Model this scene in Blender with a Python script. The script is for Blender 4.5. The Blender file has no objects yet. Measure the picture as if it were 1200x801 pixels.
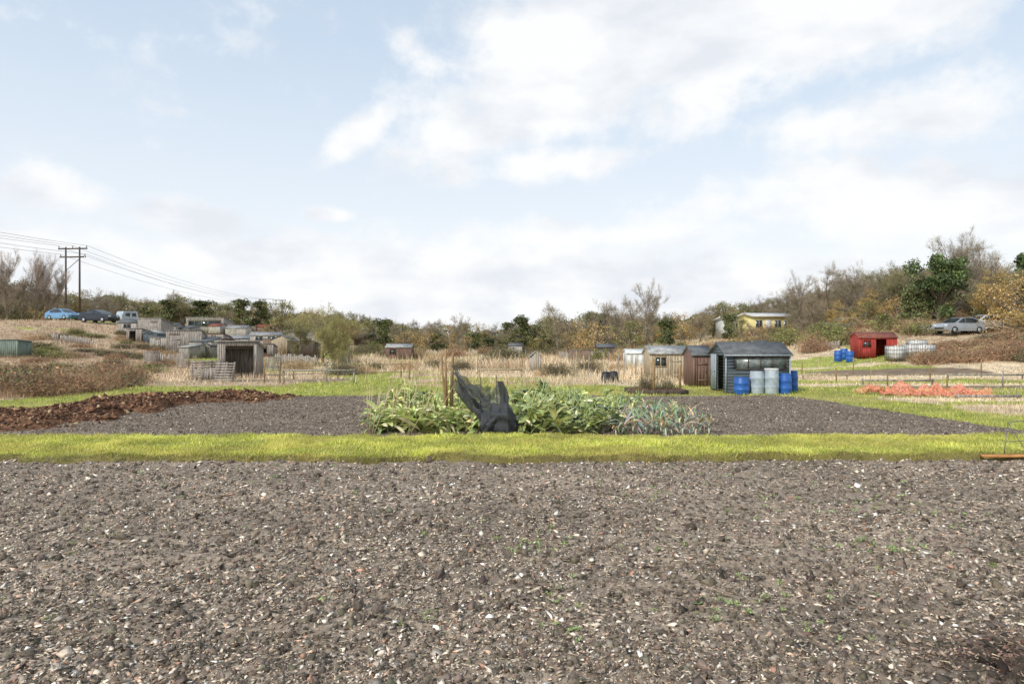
import bpy, math, random
import numpy as np
from mathutils import Vector, Matrix
random.seed(7)
rng = np.random.default_rng(7)
scene = bpy.context.scene
COL = scene.collection

def lin(r, g, b, k=1.0):
    o = []
    for v in (r, g, b):
        v = v / 255.0
        o.append((v / 12.92 if v <= 0.04045 else ((v + 0.055) / 1.055) ** 2.4) * k)
    return tuple(o)

# ------------------------------------------------------------------ noise / terrain
def vnoise(x, y, seed=0):
    x = np.asarray(x, float); y = np.asarray(y, float)
    xi = np.floor(x).astype(np.int64); yi = np.floor(y).astype(np.int64)
    xf = x - xi; yf = y - yi
    u = xf * xf * (3 - 2 * xf); v = yf * yf * (3 - 2 * yf)
    def h(a, b):
        n = (a * 374761393 + b * 668265263 + seed * 982451653) & 0x7fffffff
        n = ((n ^ (n >> 13)) * 1274126177) & 0x7fffffff
        return ((n ^ (n >> 16)) & 0xffff) / 65535.0
    a = h(xi, yi); b = h(xi + 1, yi); c = h(xi, yi + 1); d = h(xi + 1, yi + 1)
    return (a * (1 - u) + b * u) * (1 - v) + (c * (1 - u) + d * u) * v

def fbm(x, y, seed=0, o=4):
    s = 0; a = 0.5; f = 1.0
    for i in range(o):
        s = s + a * vnoise(np.asarray(x) * f + 17.3 * i, np.asarray(y) * f - 9.1 * i, seed + i)
        a *= 0.5; f *= 2.03
    return s / (1 - 0.5 ** o)

def sm(t):
    t = np.clip(t, 0, 1)
    return t * t * (3 - 2 * t)

def H(x, y):
    x = np.asarray(x, float); y = np.asarray(y, float)
    l = sm((-x - 14) / 40) * sm((y - 30) / 55) * 4.6
    r = sm((x - 14) / 32) * sm((y - 32) / 45) * 4.0
    n = (fbm(x * 0.12, y * 0.12, 3, 3) - 0.5) * 0.3 * sm((y - 34) / 15) + (fbm(x * 0.5, y * 0.5, 9, 2) - 0.5) * 0.12 * sm((y - 26) / 6)
    return l + r + n

F = 800.0
CZ = 2.0
def hit(px, py):
    d = 5.0
    while d < 300:
        z = CZ - (py - 400) / F * d
        x = (px - 600) / F * d
        if z <= float(H(x, d)):
            return x, d
        d += 0.2
    return (px - 600) / F * 100, 100.0

def at(px, d):
    x = (px - 600) / F * d
    return x, d, float(H(x, d))

# ------------------------------------------------------------------ geometry container
class Geo:
    def __init__(s):
        s.V = []; s.F = {3: [], 4: []}; s.C = []; s.n = 0
    def add(s, V, Fc, C=None):
        V = np.asarray(V, float).reshape(-1, 3); Fc = np.asarray(Fc, int)
        s.V.append(V); s.F[Fc.shape[1]].append(Fc + s.n)
        if C is None: C = (0.5, 0.5, 0.5)
        C = np.asarray(C, float)
        if C.ndim == 1: C = np.tile(C, (len(V), 1))
        s.C.append(C); s.n += len(V)
        return s
    def hexa(s, P, C=None):
        s.add(P, [(0, 3, 2, 1), (4, 5, 6, 7), (0, 1, 5, 4), (1, 2, 6, 5), (2, 3, 7, 6), (3, 0, 4, 7)], C)
    def box(s, x0, x1, y0, y1, z0, z1, C=None):
        s.hexa([(x0, y0, z0), (x1, y0, z0), (x1, y1, z0), (x0, y1, z0), (x0, y0, z1), (x1, y0, z1), (x1, y1, z1), (x0, y1, z1)], C)
    def cyl(s, p0, p1, r0, r1=None, n=10, C=None, caps=True):
        if r1 is None: r1 = r0
        V, Q = tubes(np.array([p0]), np.array([p1]), np.array([r0]), np.array([r1]), n)
        if caps:
            V = np.vstack([V, [p0], [p1]])
            T = []
            for i in range(n):
                j = (i + 1) % n
                T.append((2 * n, j, i)); T.append((2 * n + 1, n + i, n + j))
            b = s.n
            s.add(V, Q, C)
            s.F[3].append(np.array(T) + b)
        else:
            s.add(V, Q, C)
    def lathe(s, prof, n=20, c=(0, 0, 0), C=None):
        V = []; Q = []
        for r, z in prof:
            for i in range(n):
                a = 2 * math.pi * i / n
                V.append((c[0] + r * math.cos(a), c[1] + r * math.sin(a), c[2] + z))
        for k in range(len(prof) - 1):
            for i in range(n):
                j = (i + 1) % n
                Q.append((k * n + i, k * n + j, (k + 1) * n + j, (k + 1) * n + i))
        s.add(V, Q, C)
    def mesh(s, name, mat=None, smooth=False):
        me = bpy.data.meshes.new(name)
        V = np.vstack(s.V).astype(np.float32)
        loops = []; starts = []; o = 0
        for k in (3, 4):
            if s.F[k]:
                f = np.vstack(s.F[k]); loops.append(f.ravel())
                starts.append(o + np.arange(len(f)) * k); o += len(f) * k
        loops = np.concatenate(loops).astype(np.int32); starts = np.concatenate(starts).astype(np.int32)
        me.vertices.add(len(V)); me.vertices.foreach_set("co", V.ravel())
        me.loops.add(len(loops)); me.loops.foreach_set("vertex_index", loops)
        me.polygons.add(len(starts)); me.polygons.foreach_set("loop_start", starts)
        if smooth: me.polygons.foreach_set("use_smooth", np.ones(len(starts), bool))
        me.update(calc_edges=True)
        at_ = me.color_attributes.new("col", 'FLOAT_COLOR', 'POINT')
        C = np.vstack(s.C); C4 = np.ones((len(C), 4), np.float32); C4[:, :3] = C
        at_.data.foreach_set("color", C4.ravel())
        if mat: me.materials.append(mat)
        return me

def tubes(P0, P1, R0, R1, n):
    A = P1 - P0
    L = np.linalg.norm(A, axis=1, keepdims=True); L[L == 0] = 1
    A = A / L
    ref = np.where(np.abs(A[:, 2:3]) > 0.9, np.array([[1.0, 0, 0]]), np.array([[0, 0, 1.0]]))
    U = np.cross(A, ref); U /= np.linalg.norm(U, axis=1, keepdims=True)
    W = np.cross(A, U)
    N = len(P0)
    ang = np.arange(n) * 2 * math.pi / n
    ring = U[:, None, :] * np.cos(ang)[None, :, None] + W[:, None, :] * np.sin(ang)[None, :, None]
    V0 = P0[:, None, :] + ring * R0[:, None, None]
    V1 = P1[:, None, :] + ring * R1[:, None, None]
    V = np.concatenate([V0, V1], axis=1).reshape(-1, 3)
    i = np.arange(n); j = (i + 1) % n
    q = np.stack([i, j, j + n, i + n], axis=1)
    Q = (q[None] + (np.arange(N) * 2 * n)[:, None, None]).reshape(-1, 4)
    return V, Q

def runit(N):
    v = rng.normal(size=(N, 3)); return v / np.linalg.norm(v, axis=1, keepdims=True)

def cards(G, P, size, C, asp=0.55):
    N = len(P); a = runit(N); b = np.cross(a, runit(N)); b /= np.linalg.norm(b, axis=1, keepdims=True)
    s = np.asarray(size)
    if s.ndim == 0: s = np.full(N, float(s))
    s = s[:, None]
    V = np.stack([P - a * s, P - b * s * asp, P + a * s, P + b * s * asp], axis=1).reshape(-1, 3)
    Q = np.arange(N * 4).reshape(-1, 4)
    G.add(V, Q, np.repeat(C, 4, axis=0))

def blades(G, P, h, w, lean, C, tipC=None):
    N = len(P); az = rng.uniform(0, 2 * math.pi, N)
    d = np.stack([np.cos(az), np.sin(az), np.zeros(N)], 1)
    az2 = rng.uniform(0, 2 * math.pi, N)
    l = np.stack([np.cos(az2), np.sin(az2), np.zeros(N)], 1) * (np.asarray(lean) * h)[:, None]
    up = np.zeros((N, 3)); up[:, 2] = h
    V = np.stack([P - d * w[:, None] / 2, P + d * w[:, None] / 2, P + up + l], 1).reshape(-1, 3)
    if tipC is None: tipC = C
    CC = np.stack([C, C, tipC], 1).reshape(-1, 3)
    G.add(V, np.arange(N * 3).reshape(-1, 3), CC)

def twigs(G, P, D, L, w, C):
    N = len(P); s = np.cross(D, runit(N)); s /= np.linalg.norm(s, axis=1, keepdims=True)
    V = np.stack([P - s * w[:, None] / 2, P + s * w[:, None] / 2, P + D * L[:, None]], 1).reshape(-1, 3)
    G.add(V, np.arange(N * 3).reshape(-1, 3), np.repeat(C, 3, axis=0))

def stones(G, P, s, flat, C, jit=0.12):
    N = len(P)
    base = np.array([(1, 0, 0), (0, 1, 0), (-1, 0, 0), (0, -1, 0), (0, 0, 1), (0, 0, -1)], float)
    V = base[None] * rng.uniform(0.45, 1.4, (N, 6, 1))
    V = V * np.stack([np.ones(N), rng.uniform(0.3, 1, N), flat], 1)[:, None, :]
    V = V + rng.normal(size=(N, 6, 3)) * jit * np.stack([np.ones(N), np.ones(N), np.minimum(1, flat * 2)], 1)[:, None, :]
    t = rng.normal(size=N) * 0.45; ct, st = np.cos(t)[:, None], np.sin(t)[:, None]
    x, z = V[..., 0].copy(), V[..., 2].copy()
    V[..., 0] = x * ct - z * st; V[..., 2] = x * st + z * ct
    a = rng.uniform(0, 6.28, N); ca, sa = np.cos(a)[:, None], np.sin(a)[:, None]
    x, y = V[..., 0].copy(), V[..., 1].copy()
    V[..., 0] = x * ca - y * sa; V[..., 1] = x * sa + y * ca
    V = V * s[:, None, None] + P[:, None, :]
    f = np.array([(0, 1, 4), (1, 2, 4), (2, 3, 4), (3, 0, 4), (1, 0, 5), (2, 1, 5), (3, 2, 5), (0, 3, 5)])
    Fc = (f[None] + (np.arange(N) * 6)[:, None, None]).reshape(-1, 3)
    G.add(V.reshape(-1, 3), Fc, np.repeat(C, 6, axis=0))

def vary(base, N, v=0.25, hue=0.06):
    base = np.asarray(base, float)
    k = np.clip(rng.normal(1, v, N), 0.3, 2.2)[:, None]
    return np.clip(base * k * (1 + rng.normal(size=(N, 3)) * hue), 0, 1)

def pick(palette, N, weights=None, v=0.15):
    p = np.array(palette, float); w = None
    if weights: w = np.array(weights, float); w /= w.sum()
    i = rng.choice(len(p), N, p=w)
    return np.clip(p[i] * np.clip(rng.normal(1, v, N), 0.4, 1.8)[:, None], 0, 1)

# ------------------------------------------------------------------ materials
def newmat(name):
    m = bpy.data.materials.new(name); m.use_nodes = True
    nt = m.node_tree
    return m, nt, nt.nodes["Principled BSDF"], nt.nodes["Material Output"]

def mat_attr(name, rough=0.8, nscale=3.0, namt=0.5, transl=0.0, bump=0.0, bscale=30.0, spec=0.25, gain=1.0, det=3):
    m, nt, p, out = newmat(name)
    at_ = nt.nodes.new('ShaderNodeAttribute'); at_.attribute_name = 'col'
    tc = nt.nodes.new('ShaderNodeTexCoord')
    no = nt.nodes.new('ShaderNodeTexNoise'); no.inputs['Scale'].default_value = nscale; no.inputs['Detail'].default_value = det
    nt.links.new(tc.outputs['Object'], no.inputs['Vector'])
    mr = nt.nodes.new('ShaderNodeMapRange'); mr.inputs[1].default_value = 0.3; mr.inputs[2].default_value = 0.7
    mr.inputs[3].default_value = (1 - namt) * gain; mr.inputs[4].default_value = (1 + namt) * gain
    nt.links.new(no.outputs['Fac'], mr.inputs[0])
    vm = nt.nodes.new('ShaderNodeVectorMath'); vm.operation = 'SCALE'
    nt.links.new(at_.outputs['Color'], vm.inputs[0]); nt.links.new(mr.outputs[0], vm.inputs['Scale'])
    nt.links.new(vm.outputs[0], p.inputs['Base Color'])
    p.inputs['Roughness'].default_value = rough
    p.inputs['Specular IOR Level'].default_value = spec
    if bump:
        n2 = nt.nodes.new('ShaderNodeTexNoise'); n2.inputs['Scale'].default_value = bscale; n2.inputs['Detail'].default_value = 5
        nt.links.new(tc.outputs['Object'], n2.inputs['Vector'])
        b = nt.nodes.new('ShaderNodeBump'); b.inputs['Strength'].default_value = 0.9; b.inputs['Distance'].default_value = bump
        nt.links.new(n2.outputs['Fac'], b.inputs['Height']); nt.links.new(b.outputs[0], p.inputs['Normal'])
    if transl:
        t = nt.nodes.new('ShaderNodeBsdfTranslucent'); nt.links.new(vm.outputs[0], t.inputs['Color'])
        mx = nt.nodes.new('ShaderNodeMixShader'); mx.inputs[0].default_value = transl
        nt.links.new(p.outputs[0], mx.inputs[1]); nt.links.new(t.outputs[0], mx.inputs[2])
        nt.links.new(mx.outputs[0], out.inputs['Surface'])
    return m

def mat_surf(name, col, col2=None, rough=0.7, scale=(4, 4, 4), metal=0.0, bump=0.004, spec=0.3, contrast=(0.35, 0.65), gain=1.25):
    m, nt, p, out = newmat(name)
    if col2 is None: col2 = tuple(c * 0.6 for c in col)
    col = tuple(min(.85, c * gain) for c in col); col2 = tuple(min(.85, c * gain) for c in col2)
    tc = nt.nodes.new('ShaderNodeTexCoord'); mp = nt.nodes.new('ShaderNodeMapping'); mp.inputs['Scale'].default_value = scale
    nt.links.new(tc.outputs['Object'], mp.inputs['Vector'])
    no = nt.nodes.new('ShaderNodeTexNoise'); no.inputs['Scale'].default_value = 1.0; no.inputs['Detail'].default_value = 5; no.inputs['Roughness'].default_value = 0.65
    nt.links.new(mp.outputs[0], no.inputs['Vector'])
    cr = nt.nodes.new('ShaderNodeValToRGB')
    cr.color_ramp.elements[0].position = contrast[0]; cr.color_ramp.elements[0].color = (*col2, 1)
    cr.color_ramp.elements[1].position = contrast[1]; cr.color_ramp.elements[1].color = (*col, 1)
    nt.links.new(no.outputs['Fac'], cr.inputs[0]); nt.links.new(cr.outputs[0], p.inputs['Base Color'])
    p.inputs['Roughness'].default_value = rough; p.inputs['Metallic'].default_value = metal
    p.inputs['Specular IOR Level'].default_value = spec
    if bump:
        b = nt.nodes.new('ShaderNodeBump'); b.inputs['Distance'].default_value = bump; b.inputs['Strength'].default_value = 0.7
        nt.links.new(no.outputs['Fac'], b.inputs['Height']); nt.links.new(b.outputs[0], p.inputs['Normal'])
    return m

def mat_net(name, col, scale, lo, hi, a=.42, b=.56):
    m, nt, p, out = newmat(name)
    p.inputs['Base Color'].default_value = (*col, 1); p.inputs['Roughness'].default_value = 0.7
    tc = nt.nodes.new('ShaderNodeTexCoord')
    no = nt.nodes.new('ShaderNodeTexNoise'); no.inputs['Scale'].default_value = scale; no.inputs['Detail'].default_value = 2
    nt.links.new(tc.outputs['Object'], no.inputs['Vector'])
    mr = nt.nodes.new('ShaderNodeMapRange'); mr.inputs[1].default_value = a; mr.inputs[2].default_value = b
    mr.inputs[3].default_value = lo; mr.inputs[4].default_value = hi
    nt.links.new(no.outputs['Fac'], mr.inputs[0]); nt.links.new(mr.outputs[0], p.inputs['Alpha'])
    return m

M = {}
M['ground'] = mat_attr('ground_cover', 0.95, 1.3, 0.35, 0, 0.03, 9, gain=1.25, det=5)
M['soil'] = mat_attr('bare_soil', 0.95, 18.0, 0.5, 0, 0.015, 55, 0.15, gain=1.6, det=5)
M['stone'] = mat_attr('stone_chips', 0.75, 60.0, 0.2, 0, 0, 30, 0.3, gain=1.3, det=1)
M['bedstone'] = mat_attr('bed_clods', 0.9, 30.0, 0.3, 0, 0, 30, 0.2, gain=1.2, det=1)
M['grass'] = mat_attr('grass_blades', 0.6, 0.9, 0.3, 0.25, gain=1.5, det=3)
M['straw'] = mat_attr('dry_grass', 0.7, 0.4, 0.25, 0, gain=1.45, det=2)
M['leaf'] = mat_attr('leaves', 0.5, 1.2, 0.3, 0, 0, 30, 0.35, gain=1.35, det=2)
M['vegleaf'] = mat_attr('vegetable_leaves', 0.45, 2.2, 0.4, 0.2, 0, 30, 0.4, gain=1.45, det=3)
M['twig'] = mat_attr('twigs', 0.9, 1.0, 0.25, gain=1.5, det=1)
M['bark'] = mat_surf('bark', lin(132, 120, 102), lin(84, 74, 62), 0.9, (6, 6, 1.5), bump=0.02)
M['woodgrey'] = mat_surf('weathered_grey_wood', lin(166, 158, 148), lin(98, 90, 82), 0.85, (14, 14, 1.5))
M['woodpale'] = mat_surf('pale_bleached_wood', lin(184, 178, 168), lin(122, 114, 104), 0.85, (14, 14, 1.5))
M['wooddark'] = mat_surf('dark_stained_wood', lin(95, 84, 74), lin(55, 48, 42), 0.85, (14, 14, 1.5))
M['woodbrown'] = mat_surf('brown_wood', lin(144, 124, 106), lin(94, 78, 66), 0.8, (14, 14, 1.5))
M['woodtan'] = mat_surf('tan_wood', lin(182, 168, 142), lin(128, 112, 92), 0.8, (14, 14, 1.5))
M['woodred'] = mat_surf('red_painted_wood', lin(172, 66, 56), lin(120, 44, 38), 0.7, (8, 8, 1.5))
M['woodredbrown'] = mat_surf('red_brown_wood', lin(126, 100, 88), lin(88, 66, 58), 0.8, (14, 14, 1.5))
M['woodblue'] = mat_surf('blue_grey_painted_wood', lin(92, 100, 104), lin(62, 70, 74), 0.65, (2, 2, 14), bump=0.004)
M['woodbluelight'] = mat_surf('pale_grey_painted_door', lin(160, 168, 172), lin(120, 128, 132), 0.65, (8, 8, 2), bump=0.004)
M['woodgreen'] = mat_surf('green_painted_wood', lin(120, 132, 120), lin(86, 96, 88), 0.7, (8, 8, 1.5))
M['post'] = mat_surf('post_timber', lin(158, 130, 92), lin(108, 84, 56), 0.85, (20, 20, 2))
M['felt'] = mat_surf('roofing_felt', lin(104, 106, 106), lin(76, 78, 80), 0.9, (3, 3, 3), bump=0.006)
M['feltlight'] = mat_surf('pale_roof_sheet', lin(168, 168, 164), lin(116, 114, 110), 0.7, (3, 3, 3))
M['corr'] = mat_surf('corrugated_roof', lin(154, 158, 160), lin(112, 102, 92), 0.55, (3, 3, 3), metal=0.2)
M['rust'] = mat_surf('rusty_roof', lin(140, 84, 70), lin(98, 60, 50), 0.8, (3, 3, 3))
M['white'] = mat_surf('white_paint', lin(232, 232, 228), lin(190, 190, 184), 0.5, (3, 3, 3), bump=0, gain=1)
M['glass'] = mat_surf('window_glass', lin(60, 68, 70), lin(34, 40, 42), 0.12, (1.2, 1.2, 1.2), bump=0, spec=0.8, gain=1)
M['glasspale'] = mat_surf('window_glass_painted_reflection', lin(150, 156, 150), lin(74, 82, 78), 0.25, (3, 3, 3), bump=0, spec=0.7, gain=1)  # clean glass; the lighter pane colour paints in a reflection
M['blueplastic'] = mat_surf('blue_plastic', lin(46, 100, 176), lin(34, 78, 145), 0.4, (3, 3, 3), bump=0, spec=0.5, gain=1.15)
M['greyplastic'] = mat_surf('pale_grey_plastic', lin(182, 192, 198), lin(136, 148, 156), 0.45, (3, 3, 3), bump=0, spec=0.5, gain=1.1)
M['blackplastic'] = mat_surf('black_plastic', lin(56, 56, 56), lin(34, 34, 34), 0.5, (3, 3, 3), bump=0)
M['metal'] = mat_surf('dull_metal', lin(130, 128, 124), lin(90, 82, 76), 0.5, (9, 9, 9), metal=0.6)
M['cane'] = mat_surf('bamboo', lin(196, 178, 136), lin(150, 130, 94), 0.6, (5, 5, 3), bump=0)
M['plank'] = mat_surf('orange_brown_plank', lin(186, 134, 80), lin(140, 94, 54), 0.8, (3, 20, 20))
M['yellow'] = mat_surf('cream_yellow_render', lin(226, 212, 150), lin(206, 192, 128), 0.85, (2, 2, 2), bump=0.003, gain=1)
M['slate'] = mat_surf('pale_flat_roof', lin(214, 212, 208), lin(180, 178, 174), 0.8, (2, 2, 8), gain=1)
M['carblue'] = mat_surf('blue_car_paint', lin(110, 150, 190), lin(98, 138, 178), 0.25, (1, 1, 1), bump=0, spec=0.6, gain=1.1)
M['cardark'] = mat_surf('dark_car_paint', lin(44, 48, 58), lin(36, 40, 50), 0.22, (1, 1, 1), bump=0, spec=0.6, gain=1)
M['carwhite'] = mat_surf('white_car_paint', lin(225, 226, 226), lin(210, 212, 212), 0.25, (1, 1, 1), bump=0, spec=0.6, gain=1)
M['carsilver'] = mat_surf('silver_car_paint', lin(160, 166, 170), lin(148, 154, 160), 0.25, (1, 1, 1), metal=0.3, bump=0, spec=0.6)
M['tyre'] = mat_surf('tyre_rubber', lin(38, 38, 38), lin(28, 28, 28), 0.85, (5, 5, 5), bump=0)
M['lamp'] = mat_surf('headlight_lens', lin(225, 228, 230), lin(190, 195, 200), 0.15, (5, 5, 5), bump=0, gain=1)
M['net'] = mat_net('black_netting', lin(64, 66, 69), 110.0, 0.5, .95, .42, .58)
M['orangenet'] = mat_net('orange_netting', lin(238, 156, 128), 24.0, 0.0, .95, .48, .54)
M['manure'] = mat_attr('manure', 0.95, 10.0, 0.5, 0, 0.03, 25, 0.15, gain=1.3)

# ------------------------------------------------------------------ object helpers
def obj(name, mesh, loc=(0, 0, 0), rz=0, label=None, cat=None, group=None, kind=None, scale=None):
    o = bpy.data.objects.new(name, mesh); COL.objects.link(o)
    o.location = loc; o.rotation_euler = (0, 0, rz)
    if scale: o.scale = scale
    if label: o["label"] = label
    if cat: o["category"] = cat
    if group: o["group"] = group
    if kind: o["kind"] = kind
    return o

def part(name, geo, parent, mat, smooth=False, loc=(0, 0, 0), rz=0, label=None):
    me = geo.mesh(name, mat, smooth) if isinstance(geo, Geo) else geo
    o = bpy.data.objects.new(name, me); COL.objects.link(o)
    o.parent = parent; o.location = loc; o.rotation_euler = (0, 0, rz)
    if label: o["label"] = label
    return o

# ------------------------------------------------------------------ GROUND
def bedright(y): return 11.55 - (y - 14) * 0.12
def soilpatch(x, y):
    n = (fbm(x * .4, y * .4, 58, 3) - .5) * 2
    return ((x > 19 + n) & (x < 29 + n) & (y > 40) & (y < 45 + n)) | ((x < -30) & (x > -46) & (y > 54) & (y < 58)) | ((x < -8.5) & (x > -17) & (y > 34.5) & (y < 37)) | ((x > 15) & (y > 16) & (y < 18.2 + n * .3)) | ((x > 16 + n) & (x < 27) & (y > 29.5) & (y < 31.5))
def grassmask(x, y):
    n = (fbm(x * 0.5, y * 0.5, 21, 3) - 0.5) * 1.6
    a = (y > 11.0) & (y < 14.4)
    b = (x > -17.6 + n) & (x < -12.9 + n * .3) & (y > 14) & (y < 28)
    c = (y > 24.9 + n * 0.3) & (y < 31.5 + n * 1.5) & (x > -17 + n)
    d = (x > bedright(y) + n * .15) & (x < bedright(y) + 3.0 + n) & (y > 14) & (y < 28)
    e = (x > 9) & (y > 33) & (y < 36 + n * 2)
    f = (x > 20 + n) & (y > 50 + n * 2) & (y < 57 + n * 3)
    e2 = (x > 14) & (np.abs(y - 21 - .1 * x) < .5 + .3 * n)
    g = (fbm(x * 0.13, y * 0.13, 55, 3) > 0.62) & (y > 30)
    return a | b | c | d | e | f | g | e2

STR = np.array(lin(190, 172, 142)); GRN = np.array(lin(140, 146, 74)); SOI = np.array(lin(128, 110, 90)); BRN = np.array(lin(142, 116, 92))
def gcol(x, y):
    n = fbm(x * 0.25, y * 0.25, 31, 4)[..., None]
    c = STR * (0.65 + 0.7 * n)
    t = sm((fbm(x * 0.08, y * 0.05, 77, 3) - 0.48) * 6)[..., None] * 0.6
    t = np.maximum(t, (sm((-x - 17) / 8) * .65)[..., None]); t = np.maximum(t, (sm((x - 30) / 8) * .5)[..., None])
    c = c * (1 - t) + BRN * t
    gm = grassmask(x, y)[..., None]
    c = np.where(gm, GRN * (0.7 + 0.6 * n), c)
    c = np.where(soilpatch(x, y)[..., None], SOI * (0.6 + 0.6 * n), c)
    far = sm((y - 100) / 60)[..., None]
    c = c * (1 - far) + np.array(lin(110, 104, 74)) * far
    return c

def grid(xs, ys, zf, cf, name, mat, smooth=True, keep=None):
    X, Y = np.meshgrid(xs, ys); Z = zf(X, Y)
    V = np.stack([X, Y, Z], -1).reshape(-1, 3)
    nx, ny = len(xs), len(ys)
    i = np.arange(nx * ny).reshape(ny, nx)
    Q = np.stack([i[:-1, :-1], i[:-1, 1:], i[1:, 1:], i[1:, :-1]], -1).reshape(-1, 4)
    G = Geo(); G.add(V, Q, cf(X, Y).reshape(-1, 3))
    return G.mesh(name, mat, smooth)

t = np.linspace(-4.8, 4.8, 460)
xs = 12 * np.sinh(t)
ys = 30 + 14 * np.sinh(np.linspace(-2.6, 5.0, 460))
me = grid(xs, ys, lambda x, y: H(x, y) - 0.03 - 0.03 * (y < 15), gcol, 'ground', M['ground'])
obj('ground', me, kind='structure')

def soilz(x, y):
    return 0.0 + 0.05 * (fbm(x * 1.6, y * 1.6, 5, 3) - 0.5) + 0.07 * (fbm(x * 8, y * 8, 6, 3) - 0.4) + 0.010 * np.sin(y * 9 + 2 * fbm(x * .4, y, 8, 2))
SOIL = np.array(lin(118, 106, 93))
def burnt(x, y): return sm(1.6 - np.sqrt(((x - 3.4) / 1.0) ** 2 + ((y - 4.3) / 0.45) ** 2) - fbm(x * 3, y * 3, 33, 3) * .8)
def soilc(x, y):
    n = fbm(x * 2.2, y * 2.2, 41, 4)[..., None]; m = fbm(x * 0.35, y * 0.8, 42, 3)[..., None]
    c = SOIL * (0.4 + 0.6 * n + 0.6 * m)
    dk = burnt(x, y)[..., None] * 0.85
    return c * (1 - dk) + c * np.array([0.3, 0.26, 0.24]) * dk
ysn = 1.5 + (np.linspace(0, 1, 330) ** 1.25) * 10.1
me = grid(np.linspace(-15, 15, 640), ysn, soilz, soilc, 'soil_plot', M['soil'])
obj('soil_plot', me, kind='structure')

def bedz(x, y):
    return 0.012 + 0.06 * (fbm(x * 2.2, y * 2.2, 15, 3) - 0.45) + 0.04 * (fbm(x * 6, y * 6, 16, 2) - 0.4) - .12 * sm((x - bedright(y)) / .3)
def bedc(x, y):
    n = fbm(x * 1.3, y * 3, 44, 4)[..., None]
    return np.array(lin(104, 93, 82)) * (0.6 + 0.7 * n)
me = grid(np.linspace(-13.2, 12, 420), np.linspace(13.8, 25.2, 190), bedz, bedc, 'soil_bed', M['soil'])
obj('soil_bed', me, kind='structure')

def y0(x): return 11.25 + (fbm(x * 0.9, x * 0 + 3, 61, 3) - 0.5) * 0.4 + 0.02 * x * (x > 0) * 1.0 + (fbm(x * 5, x * 0 + 3, 62, 2) - 0.5) * 0.2
def y1(x): return 14.05 + (fbm(x * 0.8, x * 0 + 8, 63, 3) - 0.5) * 0.5 + (fbm(x * 5, x * 0 + 3, 64, 2) - 0.5) * 0.25
def pathz(x, y):
    e = np.minimum(sm((y - y0(x)) / 0.16), sm((y1(x) - y) / 0.2))
    return -0.06 + e * (0.16 + 0.1 * (fbm(x * 2.5, y * 2.5, 66, 3) - 0.5))
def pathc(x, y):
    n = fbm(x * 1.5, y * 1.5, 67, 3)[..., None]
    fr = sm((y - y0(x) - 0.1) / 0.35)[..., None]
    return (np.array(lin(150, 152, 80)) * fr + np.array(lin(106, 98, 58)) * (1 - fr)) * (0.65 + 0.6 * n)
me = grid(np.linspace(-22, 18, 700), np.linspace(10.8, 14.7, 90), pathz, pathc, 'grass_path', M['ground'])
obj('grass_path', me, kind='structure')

def pts_persp(N, ya, yb, k=0.85, m=1.5, p=1.0):
    y = np.exp(rng.uniform(math.log(ya), math.log(yb), N)) if p == 1 else ya + (yb - ya) * rng.random(N) ** p
    x = rng.uniform(-1, 1, N) * (y * k + m)
    return x, y
PAL = [lin(210, 196, 176), lin(186, 170, 150), lin(196, 166, 142), lin(168, 128, 106), lin(150, 138, 124), lin(90, 82, 74), lin(228, 220, 208), lin(170, 154, 134)]
G = Geo()
x, y = pts_persp(185000, 3.3, 11.5)
s = np.clip(rng.lognormal(math.log(0.0088), 0.55, len(x)), 0.0035, 0.036) * (1 + 0.045 * y)
dens = fbm(x * 0.8, y * 1.6, 90, 3)
k = rng.random(len(x)) < 0.3 + 1.6 * (dens - 0.26)
x, y, s = x[k], y[k], s[k]
C = pick(PAL, len(x), [3.6, 4, 2.0, .8, 4, 3, 1.3, 3.6], 0.2)
bn = burnt(x, y)[:, None]
C = C * (1 - bn * .7) + np.array(lin(136, 80, 66)) * bn * .35
stones(G, np.stack([x, y, soilz(x, y) + s * 0.25], 1), s, rng.uniform(0.08, 0.32, len(x)), C, .24)
obj('gravel', G.mesh('gravel', M['stone']), kind='stuff', label='pale flint chips and gravel scattered over soil', cat='gravel')
G = Geo()
x, y = pts_persp(66000, 3.3, 11.4)
s = np.clip(rng.lognormal(math.log(0.0125), 0.6, len(x)), 0.005, 0.055) * (1 + 0.03 * y)
C = vary(SOIL * 0.68, len(x), 0.28, 0.04) * (1 - .75 * burnt(x, y)[:, None])
stones(G, np.stack([x, y, soilz(x, y)], 1), s, rng.uniform(0.4, 0.85, len(x)), C, .22)
n = 16000; x, y = pts_persp(n, 3.4, 11); D = runit(n); D[:, 2] *= .15
twigs(G, np.stack([x, y, soilz(x, y) + .015], 1), D, rng.uniform(.02, .09, n), rng.uniform(.003, .008, n), pick([lin(200, 182, 150), lin(150, 130, 104), lin(90, 74, 60)], n) * .75)
obj('soil_clods', G.mesh('soil_clods', M['soil']), kind='stuff', label='loose grey brown soil clods and crumbs', cat='soil')
G = Geo(); n = 80000
x = rng.uniform(-13, 11.6, n); y = rng.uniform(14.1, 25, n); k = x < bedright(y); x = x[k]; y = y[k]; n = len(x)
s = np.clip(rng.lognormal(math.log(0.014), 0.45, n), 0.006, 0.05)
C = pick([lin(100, 88, 76), lin(84, 73, 63), lin(134, 121, 105), lin(168, 153, 134), lin(204, 192, 174)], n, [6, 4, 3.5, 1.4, 0.6])
stones(G, np.stack([x, y, bedz(x, y) + s * .2], 1), s, rng.uniform(0.35, 0.8, n), C)
obj('soil_clods', G.mesh('soil_clods', M['bedstone']), kind='stuff', label='dark clods and small stones on the bed', cat='soil')

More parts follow.
